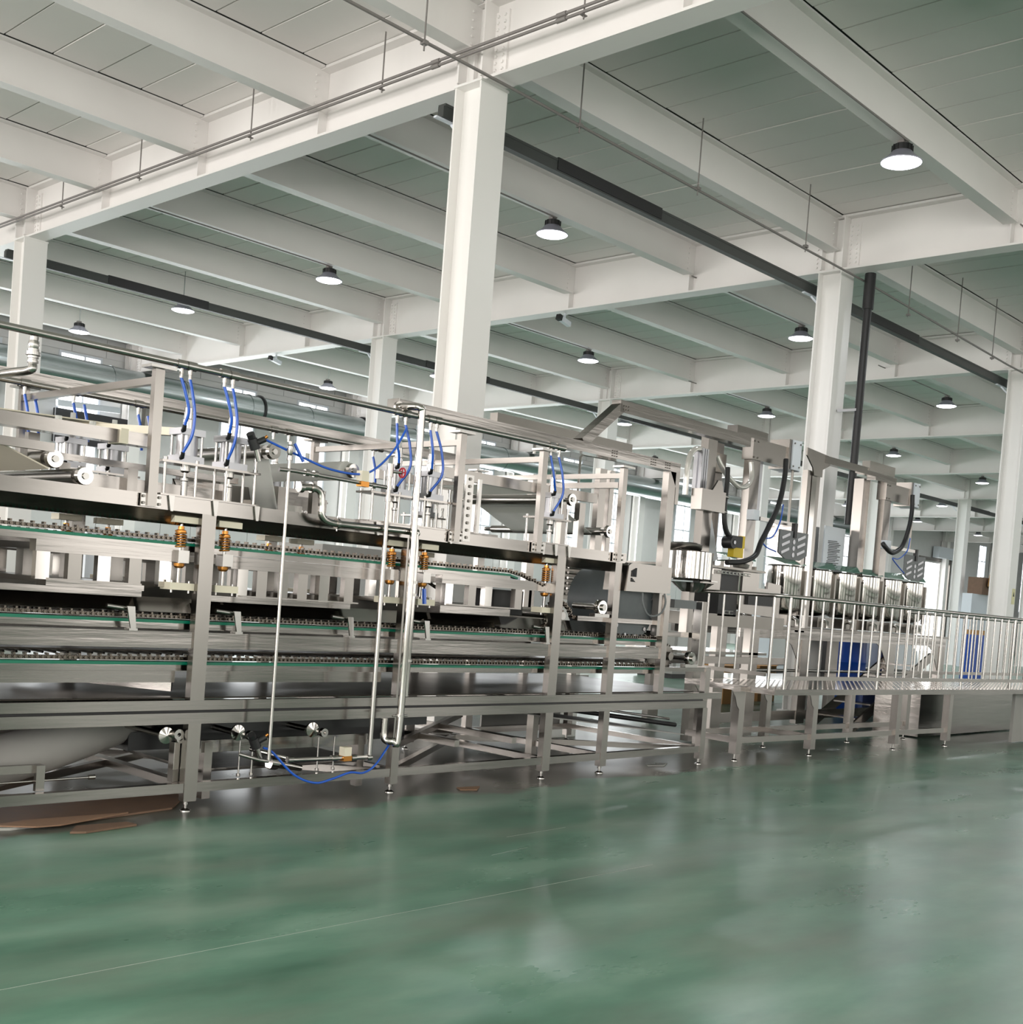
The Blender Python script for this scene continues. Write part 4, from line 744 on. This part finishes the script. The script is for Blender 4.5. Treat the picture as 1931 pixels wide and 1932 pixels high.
P(wk, 'brace', 'steel', wbox(-0.05, 4.45, 0.36, 0.40, 0.18, 0.24)); P(wk, 'brace', 'steel', wbox(0.1, 4.5, 0.98, 1.02, 0.18, 0.24)); P(wk, 'brace', 'steel', wbox(1.26, 1.32, 0.4, 1.0, 0.18, 0.24)); P(wk, 'brace', 'steel', wbox(-0.08, -0.02, 0.4, 1.0, 0.18, 0.24))
RZ = 1.70
rg = T('handrail', 'stainless handrail with thin balusters along the walkway front and end', 'railing', W(0.1, 0.03, DZ))
P(rg, 'top_rail', 'pipe', MB().tube([W(0.10, 1.2, RZ), W(0.10, 0.20, RZ), W(0.12, 0.08, RZ), W(0.22, 0.03, RZ), W(8.6, 0.03, RZ-0.01)], 0.021, 12))
P(rg, 'low_rail', 'steel', wbox(0.2, 8.6, 0.01, 0.05, DZ+0.095, DZ+0.135)); P(rg, 'low_rail', 'steel', wbox(0.09, 0.13, 0.2, 1.2, DZ+0.115, DZ+0.155))
for u, v in ((0.11, 0.16), (0.20, 0.03), (2.02, 0.03), (4.03, 0.03), (5.42, 0.03), (7.4, 0.03)): P(rg, 'post', 'pipe', MB().tube([W(u, v, DZ), W(u, v, RZ-0.01)], 0.0175, 10))
for v in (0.38, 0.58, 0.78, 0.98): P(rg, 'baluster', 'pipe', MB().tube([W(0.11, v, DZ+0.14), W(0.11, v, RZ-0.015)], 0.0115, 8))
us = [0.20+0.2022*k for k in range(1, 9)]+[2.02+0.201*k for k in range(1, 10)]+[4.03+0.1985*k for k in range(1, 7)]+[5.42+0.2*k for k in range(1, 10)]+[7.4+0.2*k for k in range(1, 6)]
b0 = None
for u in us:
    if b0 is None: b0 = P(rg, 'baluster', 'pipe', MB().tube([W(u, 0.03, DZ+0.12), W(u, 0.03, RZ-0.015)], 0.0115, 8)); uu = u
    else:
        c = b0.copy(); COL.objects.link(c); c.parent = rg; c.location = U*(u-uu)
r2 = T('handrail', 'second stainless handrail along the rear edge of the walkway', 'railing', W(3.4, 1.1, DZ))
P(r2, 'top_rail', 'pipe', MB().tube([W(4.6, 1.1, RZ-0.02), W(8.6, 1.1, RZ-0.02)], 0.021, 12)); P(r2, 'low_rail', 'steel', wbox(4.6, 8.6, 1.08, 1.12, DZ+0.095, DZ+0.135))
for k in range(21): P(r2, 'baluster', 'pipe', MB().tube([W(4.6+0.2*k, 1.1, DZ if k % 5 == 0 else DZ+0.12), W(4.6+0.2*k, 1.1, RZ-0.02)], 0.0115, 8))
S('steel_cabinet', 'large stainless cabinet panel below the far walkway deck', 'cabinet', 'steelh', MB().box(15.3, 18.9, 6.75, 7.4, 0.02, 0.68)); S('kick_plate', 'pale grey panel closing the walkway end at floor level', 'panel', 'canvas', MB().box(16.45, 17.6, 5.93, 5.97, 0.02, 0.70))
t = T('step_ladder', 'steel steps with flat treads behind the walkway legs', 'stairs', (14.8, 7.8, 0))
for y in (7.5, 8.1): P(t, 'stringer', 'steel', MB().obox((14.9, y, 0.05), (17.2, y, 1.05), 0.03, 0.14))
for k in range(5): P(t, 'tread', 'steelh', MB().box(15.0+k*0.42, 15.3+k*0.42, 7.52, 8.08, 0.16+k*0.185, 0.18+k*0.185))

# ================================================================== FILLING MACHINE
tb = T('filling_table', 'heavy stainless table under the row of steel pots', 'table', (12.3, 8.0, 0))
P(tb, 'table_beam', 'steelh', MB().box(12.7, 18.9, 8.0, 8.06, 1.20, 1.325)); P(tb, 'table_beam', 'steelh', MB().box(12.7, 18.9, 9.0, 9.06, 1.20, 1.325)); P(tb, 'table_top', 'steel_dark', MB().box(12.7, 18.9, 7.95, 9.1, 1.33, 1.36))
for x in (12.2, 14.27, 16.9, 18.7):
    for y in (8.0, 8.95):
        lg = P(tb, 'leg', 'steel', MB().box(x, x+0.22, y+0.01, y+0.1, 0.06, 1.325)); P(lg, 'foot', 'pipe', MB().lathe((x+0.1, y+0.05, 0), [(0, 0.05), (0.02, 0.05), (0.02, 0.03), (0.045, 0.01), (0.045, 0)], 12))
        if x > 13 and y < 8.5: P(lg, 'gusset', 'steel', MB().prism([(x, 1.2), (x-0.42, 1.2), (x-0.25, 1.12), (x-0.1, 0.95), (x, 0.80)], 'y', y+0.02, y+0.03))
P(tb, 'lower_beam', 'steel', MB().box(12.3, 18.9, 8.02, 8.08, 0.12, 0.24)); P(tb, 'shelf', 'polished', MB().box(12.9, 18.6, 8.1, 8.9, 0.62, 0.66)); P(tb, 'shelf_rail', 'pipe', MB().tube([(12.9, 8.08, 0.78), (18.6, 8.08, 0.76)], 0.02, 8))
def pot(x, y, label, r=0.235, z0=1.58, z1=2.17):
    t = T('steel_pot', label, 'pot', (x, y, z0), 'row of steel pots'); P(t, 'body', 'polished', MB().lathe((x, y, z0), [(0, -0.05), (r*0.5, -0.04), (r*0.93, 0), (r, 0.04), (r, z1-z0), (r-0.006, z1-z0), (r-0.006, 0.1), (0, 0.06)], 36)); P(t, 'rim', 'pipe', MB().lathe((x, y, z1), [(r, -0.01), (r+0.008, 0), (r, 0.01), (r-0.008, 0), (r, -0.01)], 36))
    for s in (-1, 1): P(t, 'handle', 'pipe', MB().box(x+s*r-0.02, x+s*r+0.05*s+0.02, y-0.13, y-0.06, z1-0.11, z1-0.09))
    P(t, 'lid', 'greenfilm', MB().add([(x-0.27, y-0.15, z1+0.02), (x+0.16, y-0.22, z1+0.02), (x+0.27, y-0.10, z1+0.11), (x+0.20, y+0.2, z1+0.12), (x-0.22, y+0.22, z1+0.11), (x-0.30, y+0.05, z1+0.08)]+[(x-0.27, y-0.15, z1+0.026), (x+0.16, y-0.22, z1+0.026), (x+0.27, y-0.10, z1+0.116), (x+0.20, y+0.2, z1+0.126), (x-0.22, y+0.22, z1+0.116), (x-0.30, y+0.05, z1+0.086)], [(0, 1, 2, 3, 4, 5), (11, 10, 9, 8, 7, 6)]+[(i, (i+1) % 6, 6+(i+1) % 6, 6+i) for i in range(6)]), 'tilted green-tinted reflecting lid')
    P(t, 'side_clamp', 'steel_dark', MB().box(x+0.1, x+0.14, y-0.25, y-0.21, z0-0.05, z1-0.05)); P(t, 'stand', 'steel_dark', MB().box(x-0.2, x+0.2, y-0.2, y+0.2, z0-0.2, z0-0.06)); P(t, 'outlet', 'pipe', MB().tube([(x-0.05, y-0.2, z0-0.09), (x-0.05, y-0.26, z0-0.12), (x-0.05, y-0.26, z0-0.2)], 0.03, 10)); return t
p0 = None
for k, x in enumerate((14.0, 14.82, 15.55, 16.27, 17.0, 17.75)):
    lab = 'tall polished steel pot with tilted lid, %s in the row from the towers' % ORD[k]
    if p0 is None: p0 = pot(x, 8.2, lab)
    else: dup(p0, (x-p0.location.x, 0, 0), lab)
p1 = dup(p0, (-0.62, 0.4, -0.0), 'half-hidden polished pot at the start of the pot row')
t = T('mixing_bowl', 'short polished drum with flared rim beside the film line', 'bowl', (10.3, 7.2, 1.80))
P(t, 'body', 'polished', MB().lathe((10.35, 7.2, 1.80), [(0, 0), (0.2, 0), (0.235, 0.02), (0.235, 0.30), (0.20, 0.31), (0.2, 0.1), (0, 0.08)], 36)); P(t, 'flared_rim', 'steel_dark', MB().lathe((10.35, 7.3, 2.10), [(0.16, 0.0), (0.19, 0.03), (0.2, 0.08), (0.14, 0.10)], 30)); P(t, 'drip_dish', 'polished', MB().lathe((10.4, 7.2, 1.68), [(0.10, 0), (0.22, 0.09), (0.24, 0.10)], 24)); P(t, 'stand', 'steel', MB().box(10.3, 10.4, 7.15, 7.25, 1.2, 1.68)); P(t, 'handle', 'pipe', MB().box(10.5, 10.62, 7.02, 7.08, 1.80, 1.815))
t = T('filler_body', 'stainless filling machine body with black open bays and white chain', 'machine', (11.5, 7.4, 0.9))
P(t, 'side_plate', 'steel', MB().prism([(10.75, 1.72), (11.1, 1.72), (11.1, 1.97), (10.95, 1.97), (10.95, 1.90), (10.75, 1.86)], 'y', 7.3, 7.33)); P(t, 'side_plate', 'steel', MB().prism([(11.55, 1.50), (12.4, 1.47), (12.4, 1.86), (12.1, 1.88), (12.1, 1.80), (11.9, 1.80), (11.9, 1.97), (11.55, 1.97)], 'y', 7.3, 7.33)); P(t, 'dark_bay', 'black', MB().box(11.15, 11.53, 7.34, 7.7, 1.45, 1.95)); P(t, 'window_bay', 'black', MB().box(11.65, 12.25, 7.27, 7.3, 1.60, 1.73)); P(t, 'bed', 'steel_dark', MB().box(10.7, 12.6, 7.34, 8.4, 1.33, 1.47)); P(t, 'top_deck', 'steel_dark', MB().box(10.8, 11.95, 7.25, 8.4, 1.975, 2.0)); P(t, 'base_post', 'steel', MB().box(11.0, 11.2, 7.5, 7.6, 0.02, 1.33)); P(t, 'base_post', 'steel', MB().box(12.3, 12.5, 7.6, 7.7, 0.02, 1.33)); P(t, 'lower_beam', 'steel', MB().box(10.9, 13, 7.5, 7.56, 0.9, 0.98)); P(t, 'tool_table', 'polished', MB().box(10.9, 12.7, 7.6, 8.4, 1.0, 1.03))
b = MB()
for k in range(9):
    x = 10.95+k*0.075; b.obox((x, 7.24, 1.945), (x+0.05, 7.24, 1.945), 0.01, 0.008).obox((x, 7.24, 1.92), (x+0.05, 7.24, 1.92), 0.01, 0.008).box(x-0.006, x+0.006, 7.235, 7.245, 1.915, 1.95)
for k in range(2):
    x = 11.22+k*0.1; b.obox((x, 7.3, 1.51), (x+0.08, 7.3, 1.51), 0.01, 0.008).obox((x, 7.3, 1.475), (x+0.08, 7.3, 1.475), 0.01, 0.008).box(x-0.006, x+0.006, 7.29, 7.3, 1.47, 1.515)
P(t, 'chain_links', 'film', b, 'white outlined chain links', 'stuff')

def tower(dx, y, label, lab2):
    X = lambda x: x+dx
    t = T('filling_tower', label, 'tower', (X(12.0), y, 1.95))
    P(t, 'front_post', 'steel', MB().box(X(12.0), X(12.2), y, y+0.1, 1.95, 3.33)); P(t, 'rear_post', 'steel', MB().box(X(12.22), X(12.33), y+0.12, y+0.2, 1.95, 2.9)); P(t, 'head_box', 'steel', MB().box(X(11.97), X(12.74), y-0.03, y+0.12, 3.315, 3.56))
    h = P(t, 'control_box', 'steel', MB().box(X(12.74), X(13.0), y-0.05, y+0.22, 3.30, 3.66)); P(h, 'box_door', 'white_box', MB().box(X(13.0), X(13.02), y-0.06, y+0.23, 3.29, 3.67).box(X(12.80), X(13.0), y-0.07, y-0.052, 3.30, 3.66), 'pale blue-grey box door')
    b = MB()
    for xx, zz in ((12.83, 3.34), (12.97, 3.34), (12.83, 3.62), (12.97, 3.62), (12.0, 3.34), (12.08, 3.34), (12.0, 3.53), (12.08, 3.53)): b.cyl((X(xx), y-0.08 if xx > 12.5 else y-0.04, zz), (X(xx), y-0.03, zz), 0.012, 6)
    P(t, 'screws', 'steel_dark', b, kind='stuff')
    P(t, 'drop_rod', 'steel_dark', MB().tube([(X(12.95), y, 3.3), (X(12.95), y, 2.62)], 0.018, 8)); P(t, 'cross_arm', 'pipe', MB().box(X(12.27), X(13.12), y-0.02, y+0.03, 2.62, 2.665)); P(t, 'cap_plate', 'steelh', MB().box(X(11.62), X(12.29), y-0.02, y+0.12, 3.56, 3.66)); P(t, 'valve_box', 'white_box', MB().box(X(11.96), X(12.08), y-0.12, y-0.02, 2.60, 2.72))
    P(t, 'slide_rail', 'alu', MB().box(X(12.36), X(12.42), y+0.1, y+0.13, 2.7, 3.32))
    return t
def slotplate(cx, y, label, w_=0.34, z0=2.20, z1=2.55):
    t = T('slotted_plate', label, 'plate', (cx, y, z0)); c = 0.07
    P(t, 'plate', 'grey_pvc', MB().prism([(cx-w_, z1), (cx+w_, z1), (cx+w_, z0+c), (cx+w_*0.5, z0), (cx-w_*0.5, z0), (cx-w_, z0+c)], 'y', y, y+0.02)); b = MB()
    for s in (-1, 1):
        for k in range(3): b.obox((cx+s*w_*0.55-0.10, y-0.003, z0+0.07+k*0.09), (cx+s*w_*0.55+0.08, y-0.003, z0+0.13+k*0.09), 0.006, 0.034)
    for k in range(3): b.lathe((cx, y-0.006, z0+0.06+k*0.08), [(0, 0), (0.03, 0), (0.03, 0.006)], 12, 'y')
    P(t, 'slots', 'alu', b, 'pale slots and round holes', 'stuff'); P(t, 'hanger', 'black', MB().box(cx-0.03, cx+0.03, y-0.02, y+0.03, z1-0.08, z1+0.1))
tower(0, 7.6, 'first filling tower with steel head box and pale control box', ''); tower(4.3, 8.0, 'second filling tower beyond the pots with pale control box', '')
slotplate(12.95, 7.5, 'dark slotted hanging plate under the first filling tower'); slotplate(17.5, 8.0, 'dark slotted hanging plate under the second filling tower', 0.36, 2.2, 2.58)
hose('thick black corrugated hose arching down from the first tower', [(12.52, 7.45, 3.38), (12.47, 7.42, 3.15), (12.36, 7.4, 2.83), (12.15, 7.4, 2.5), (12.03, 7.4, 2.34), (11.93, 7.4, 2.18), (11.7, 7.42, 2.09), (11.42, 7.45, 2.06)], 0.032, 'black', 'corrugated_hose')
hose('thick black hose hanging along the first tall feed post', [(11.36, 7.5, 3.13), (11.34, 7.48, 2.95), (11.30, 7.46, 2.65), (11.36, 7.46, 2.43), (11.52, 7.46, 2.32), (11.66, 7.5, 2.31)], 0.03, 'black', 'corrugated_hose')
hose('thick black corrugated hose arching down from the second tower', [(16.88, 7.85, 3.45), (16.86, 7.83, 3.2), (16.74, 7.8, 2.94), (16.58, 7.8, 2.67), (16.28, 7.8, 2.54), (16.05, 7.82, 2.62), (16.05, 7.85, 2.66)], 0.034, 'black', 'corrugated_hose')
hose('thin blue hose looping at the first filling tower', [(12.46, 7.4, 2.83), (12.42, 7.4, 2.62), (12.28, 7.4, 2.43), (12.05, 7.4, 2.38), (12.15, 7.4, 2.30), (12.38, 7.4, 2.26)], 0.009); hose('thin blue hose looping at the second filling tower', [(16.82, 7.8, 2.8), (16.75, 7.8, 2.6), (16.5, 7.8, 2.47), (16.3, 7.8, 2.46), (16.5, 7.8, 2.36), (16.72, 7.8, 2.27)], 0.009)
hose('clear bent tube looping between the two tall feed posts', [(11.28, 7.6, 3.25), (11.36, 7.58, 3.14), (11.52, 7.56, 3.02), (11.72, 7.56, 2.955), (11.90, 7.57, 2.99), (12.0, 7.58, 3.10), (12.0, 7.6, 3.28)], 0.03, 'clearhose', 'clear_tube', 'tube')
hose('clear bent tube arching over beside the lift column', [(10.72, 7.6, 2.75), (10.72, 7.6, 3.0), (10.75, 7.6, 3.18), (10.85, 7.6, 3.27), (11.0, 7.6, 3.28)], 0.032, 'clearhose', 'clear_tube', 'tube')
for nm, x0, x1, z0, z1, y in (('first', 11.06, 11.24, 1.98, 3.47, 7.58), ('second', 11.68, 11.86, 1.98, 3.48, 7.9)): S('feed_post', '%s tall square feed post left of the first filling tower'.replace('left of', 'before') % nm, 'post', 'steel', MB().box(x0, x1, y, y+0.1, z0, z1))
S('aluminium_lift', 'ribbed aluminium lift column by the clear arching tube', 'lift', 'alu', MB().box(10.92, 10.96, 7.55, 7.62, 2.78, 3.29).box(10.97, 11.0, 7.55, 7.62, 2.78, 3.29).box(11.01, 11.04, 7.55, 7.62, 2.78, 3.29).box(10.9, 11.06, 7.6, 7.65, 2.76, 3.29))
t = T('clamp_box', 'square steel clamp box with side knobs on the first feed post', 'box', (10.8, 7.4, 2.6)); P(t, 'box_body', 'steel', MB().box(10.78, 11.25, 7.42, 7.56, 2.60, 2.83)); P(t, 'bracket', 'steel', MB().prism([(10.98, 2.83), (11.2, 2.83), (11.15, 2.95), (11.08, 2.95)], 'y', 7.42, 7.44)); P(t, 'knob', 'pipe', MB().tube([(11.25, 7.45, 2.79), (11.33, 7.45, 2.79)], 0.02, 10)); P(t, 'knob', 'pipe', MB().tube([(11.25, 7.45, 2.62), (11.33, 7.45, 2.62)], 0.02, 10))
S('junction_plate', 'grey steel plate box hung between the feed posts', 'box', 'steel_dark', MB().box(11.40, 11.85, 7.85, 7.95, 3.13, 3.35))
t = T('drive_unit', 'black motor on a yellow bracket beside the first tower', 'motor', (11.5, 7.4, 2.1)); P(t, 'bracket', 'yellow', MB().box(11.50, 11.70, 7.42, 7.5, 2.13, 2.24).box(11.64, 11.72, 7.42, 7.5, 2.24, 2.38), 'yellow bracket'); P(t, 'motor', 'black', MB().lathe((11.42, 7.38, 2.29), [(0, 0), (0.03, 0), (0.03, -0.01), (0.07, -0.01), (0.07, 0.12), (0, 0.12)], 20, 'y').box(11.44, 11.64, 7.4, 7.5, 2.24, 2.37)); P(t, 'boss', 'alu', MB().lathe((11.42, 7.36, 2.29), [(0.0, 0), (0.022, 0), (0.022, 0.01)], 14, 'y'))
S('hopper_cone', 'pale plastic hopper plate behind the yellow bracket', 'plate', 'white_box', MB().prism([(11.25, 2.6), (11.4, 2.6), (11.62, 2.1), (11.45, 2.05)], 'y', 7.7, 7.75))
S('valve_cup', 'small steel cup block below the black motor', 'cup', 'pipe', MB().lathe((11.8, 7.5, 2.0), [(0.02, 0), (0.09, 0.02), (0.1, 0.06), (0.03, 0.1), (0.0, 0.1)], 18))
# gantry between towers
t = T('double_post_gantry', 'pair of tall stainless posts with wide gusset head and arm', 'gantry', (14.2, 8.0, 1.3)); P(t, 'post', 'steel', MB().box(14.03, 14.12, 8.0, 8.08, 1.3, 3.46)); P(t, 'post', 'polished', MB().box(14.15, 14.28, 8.0, 8.06, 1.3, 3.46)); P(t, 'post', 'steel', MB().box(14.31, 14.40, 8.02, 8.1, 1.3, 3.60)); P(t, 'gusset', 'steel_dark', MB().prism([(13.92, 3.74), (14.55, 3.70), (14.55, 3.58), (14.36, 3.5), (14.36, 3.4), (14.14, 3.4), (14.1, 3.5), (13.92, 3.64)], 'y', 7.97, 7.99)); P(t, 'arm', 'steelh', MB().box(14.4, 16.2, 7.965, 8.06, 3.60, 3.70)); P(t, 'arm_end', 'polished', MB().box(15.65, 16.45, 7.95, 8.07, 3.66, 3.80))
S('tall_hopper', 'tall stainless hopper standing between the gantry and the text sheet', 'hopper', 'steelh', MB().prism([(14.52, 2.78), (15.18, 2.80), (15.2, 1.9), (15.05, 1.4), (14.62, 1.4), (14.5, 1.9)], 'y', 8.4, 8.8))
t = T('text_sheet', 'pale translucent sheet covered with lines of small blurred print', 'sheet', (15.5, 8.35, 2.1)); P(t, 'sheet', 'white_box', MB().box(15.20, 15.80, 8.32, 8.34, 2.15, 2.83)); b = MB()
for k in range(17):
    a = 15.30+random.uniform(0, 0.04); b.obox((a, 8.316, 2.62-k*0.024), (a+random.uniform(0.24, 0.36), 8.316, 2.63-k*0.024), 0.004, 0.010)
P(t, 'print_lines', 'ink', b, 'rows of small illegible dark print', 'stuff')
S('lift_column', 'square stainless column carrying the second filling tower', 'column', 'steel', MB().box(15.9, 16.1, 8.15, 8.3, 1.3, 3.58), kind='thing')

# ================================================================== BEYOND THE LINE
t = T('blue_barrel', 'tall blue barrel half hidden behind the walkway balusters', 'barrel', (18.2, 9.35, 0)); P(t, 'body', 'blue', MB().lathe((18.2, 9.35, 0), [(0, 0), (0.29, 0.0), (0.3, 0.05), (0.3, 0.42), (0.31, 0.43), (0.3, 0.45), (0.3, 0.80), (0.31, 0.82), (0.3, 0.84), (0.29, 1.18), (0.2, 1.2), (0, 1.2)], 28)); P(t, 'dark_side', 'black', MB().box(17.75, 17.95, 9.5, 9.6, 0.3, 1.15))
t = T('grey_cabinet', 'low dark cabinet with a rounded white housing on top', 'cabinet', (20, 9.2, 0)); P(t, 'body', 'steel_dark', MB().box(18.8, 21.2, 9.0, 9.8, 0.05, 0.70)); P(t, 'white_housing', 'white_box', MB().prism([(18.8, 0.74), (20.4, 0.74), (20.3, 1.05), (19.9, 1.22), (18.8, 1.22)], 'y', 9.1, 9.6))
for k, (x, y, m) in enumerate(((16.3, 10.5, 'carton'), (16.9, 10.9, 'carton'), (17.7, 10.7, 'carton'))):
    t = T('carton', ('orange carton nearest the line end, seen under the walkway', 'tan carton standing second from the line end', 'tan carton with an open flap beside the blue barrel')[k], 'box', (x, y, 0)); P(t, 'box_body', m, MB().box(x, x+0.55, y, y+0.4, 0, 0.62)); P(t, 'flap', m, MB().obox((x+0.55, y+0.2, 0.62), (x+0.72, y+0.2, 0.66), 0.4, 0.008)); P(t, 'tape', 'cardb', MB().box(x+0.25, x+0.3, y-0.003, y, 0, 0.62))
S('pallet_table', 'wide low steel worktable beyond the line', 'table', 'steelh', MB().box(13.5, 18.5, 9.9, 10.6, 0.70, 0.76).box(13.6, 13.68, 9.95, 10.03, 0, 0.7).box(18.3, 18.38, 9.95, 10.03, 0, 0.7))
t = T('blue_bin', 'upright blue bin with cartons on it near the far column', 'bin', (35.2, 14.3, 0)); P(t, 'body', 'blue', MB().box(34.95, 36.1, 14.0, 14.3, 0, 1.38)); P(t, 'top_load', 'carton', MB().box(35.0, 36.0, 14.05, 14.25, 1.38, 1.52))
t = T('stacked_boxes', 'brown open carton on pale blocks beyond the handrail', 'box', (49, 20.0, 0)); P(t, 'pale_block', 'white_box', MB().box(47.5, 50.6, 19.2, 19.6, 0, 3.0)); P(t, 'carton', 'cardb', MB().box(48.2, 50.8, 19.1, 19.7, 3.0, 3.7)); P(t, 'carton_flap', 'carton', MB().obox((48.6, 19.0, 3.6), (50.2, 19.0, 3.2), 0.05, 0.5))
t = T('warning_sticker', 'pale yellow warning sticker with a triangle on the near right column'.replace(' right', ''), 'sticker', (24.75, 9.14, 2.0)); P(t, 'sticker_sheet', 'sticker', MB().box(24.66, 24.82, 9.144, 9.149, 2.1, 2.42)); P(t, 'triangle', 'ink', MB().prism([(24.70, 2.26), (24.78, 2.26), (24.74, 2.36)], 'y', 9.141, 9.1435))
for k, (x, y, hh) in enumerate(((6.3, 12.5, 1.9), (9.8, 12.8, 2.0), (13.6, 13.5, 1.8), (20.5, 14.5, 1.6), (26.0, 15.5, 1.7))):
    t = T('equipment_cabinet', ('pale machine cabinet far behind the first station', 'white machine cabinet behind the second station', 'grey machine cabinet behind the film rollers', 'low machine cabinet beyond the pot row', 'pale machine cabinet beyond the walkway')[k], 'cabinet', (x, y, 0)); P(t, 'body', 'white_box' if k % 2 == 0 else 'canvas', MB().box(x, x+2.0, y, y+1.0, 0.1, hh)); P(t, 'door', 'wallpanel', MB().box(x+0.1, x+0.95, y-0.02, y, 0.25, hh-0.15)); P(t, 'door', 'wallpanel', MB().box(x+1.05, x+1.9, y-0.02, y, 0.25, hh-0.15)); P(t, 'plinth', 'black', MB().box(x+0.05, x+1.95, y+0.05, y+0.95, 0, 0.1))
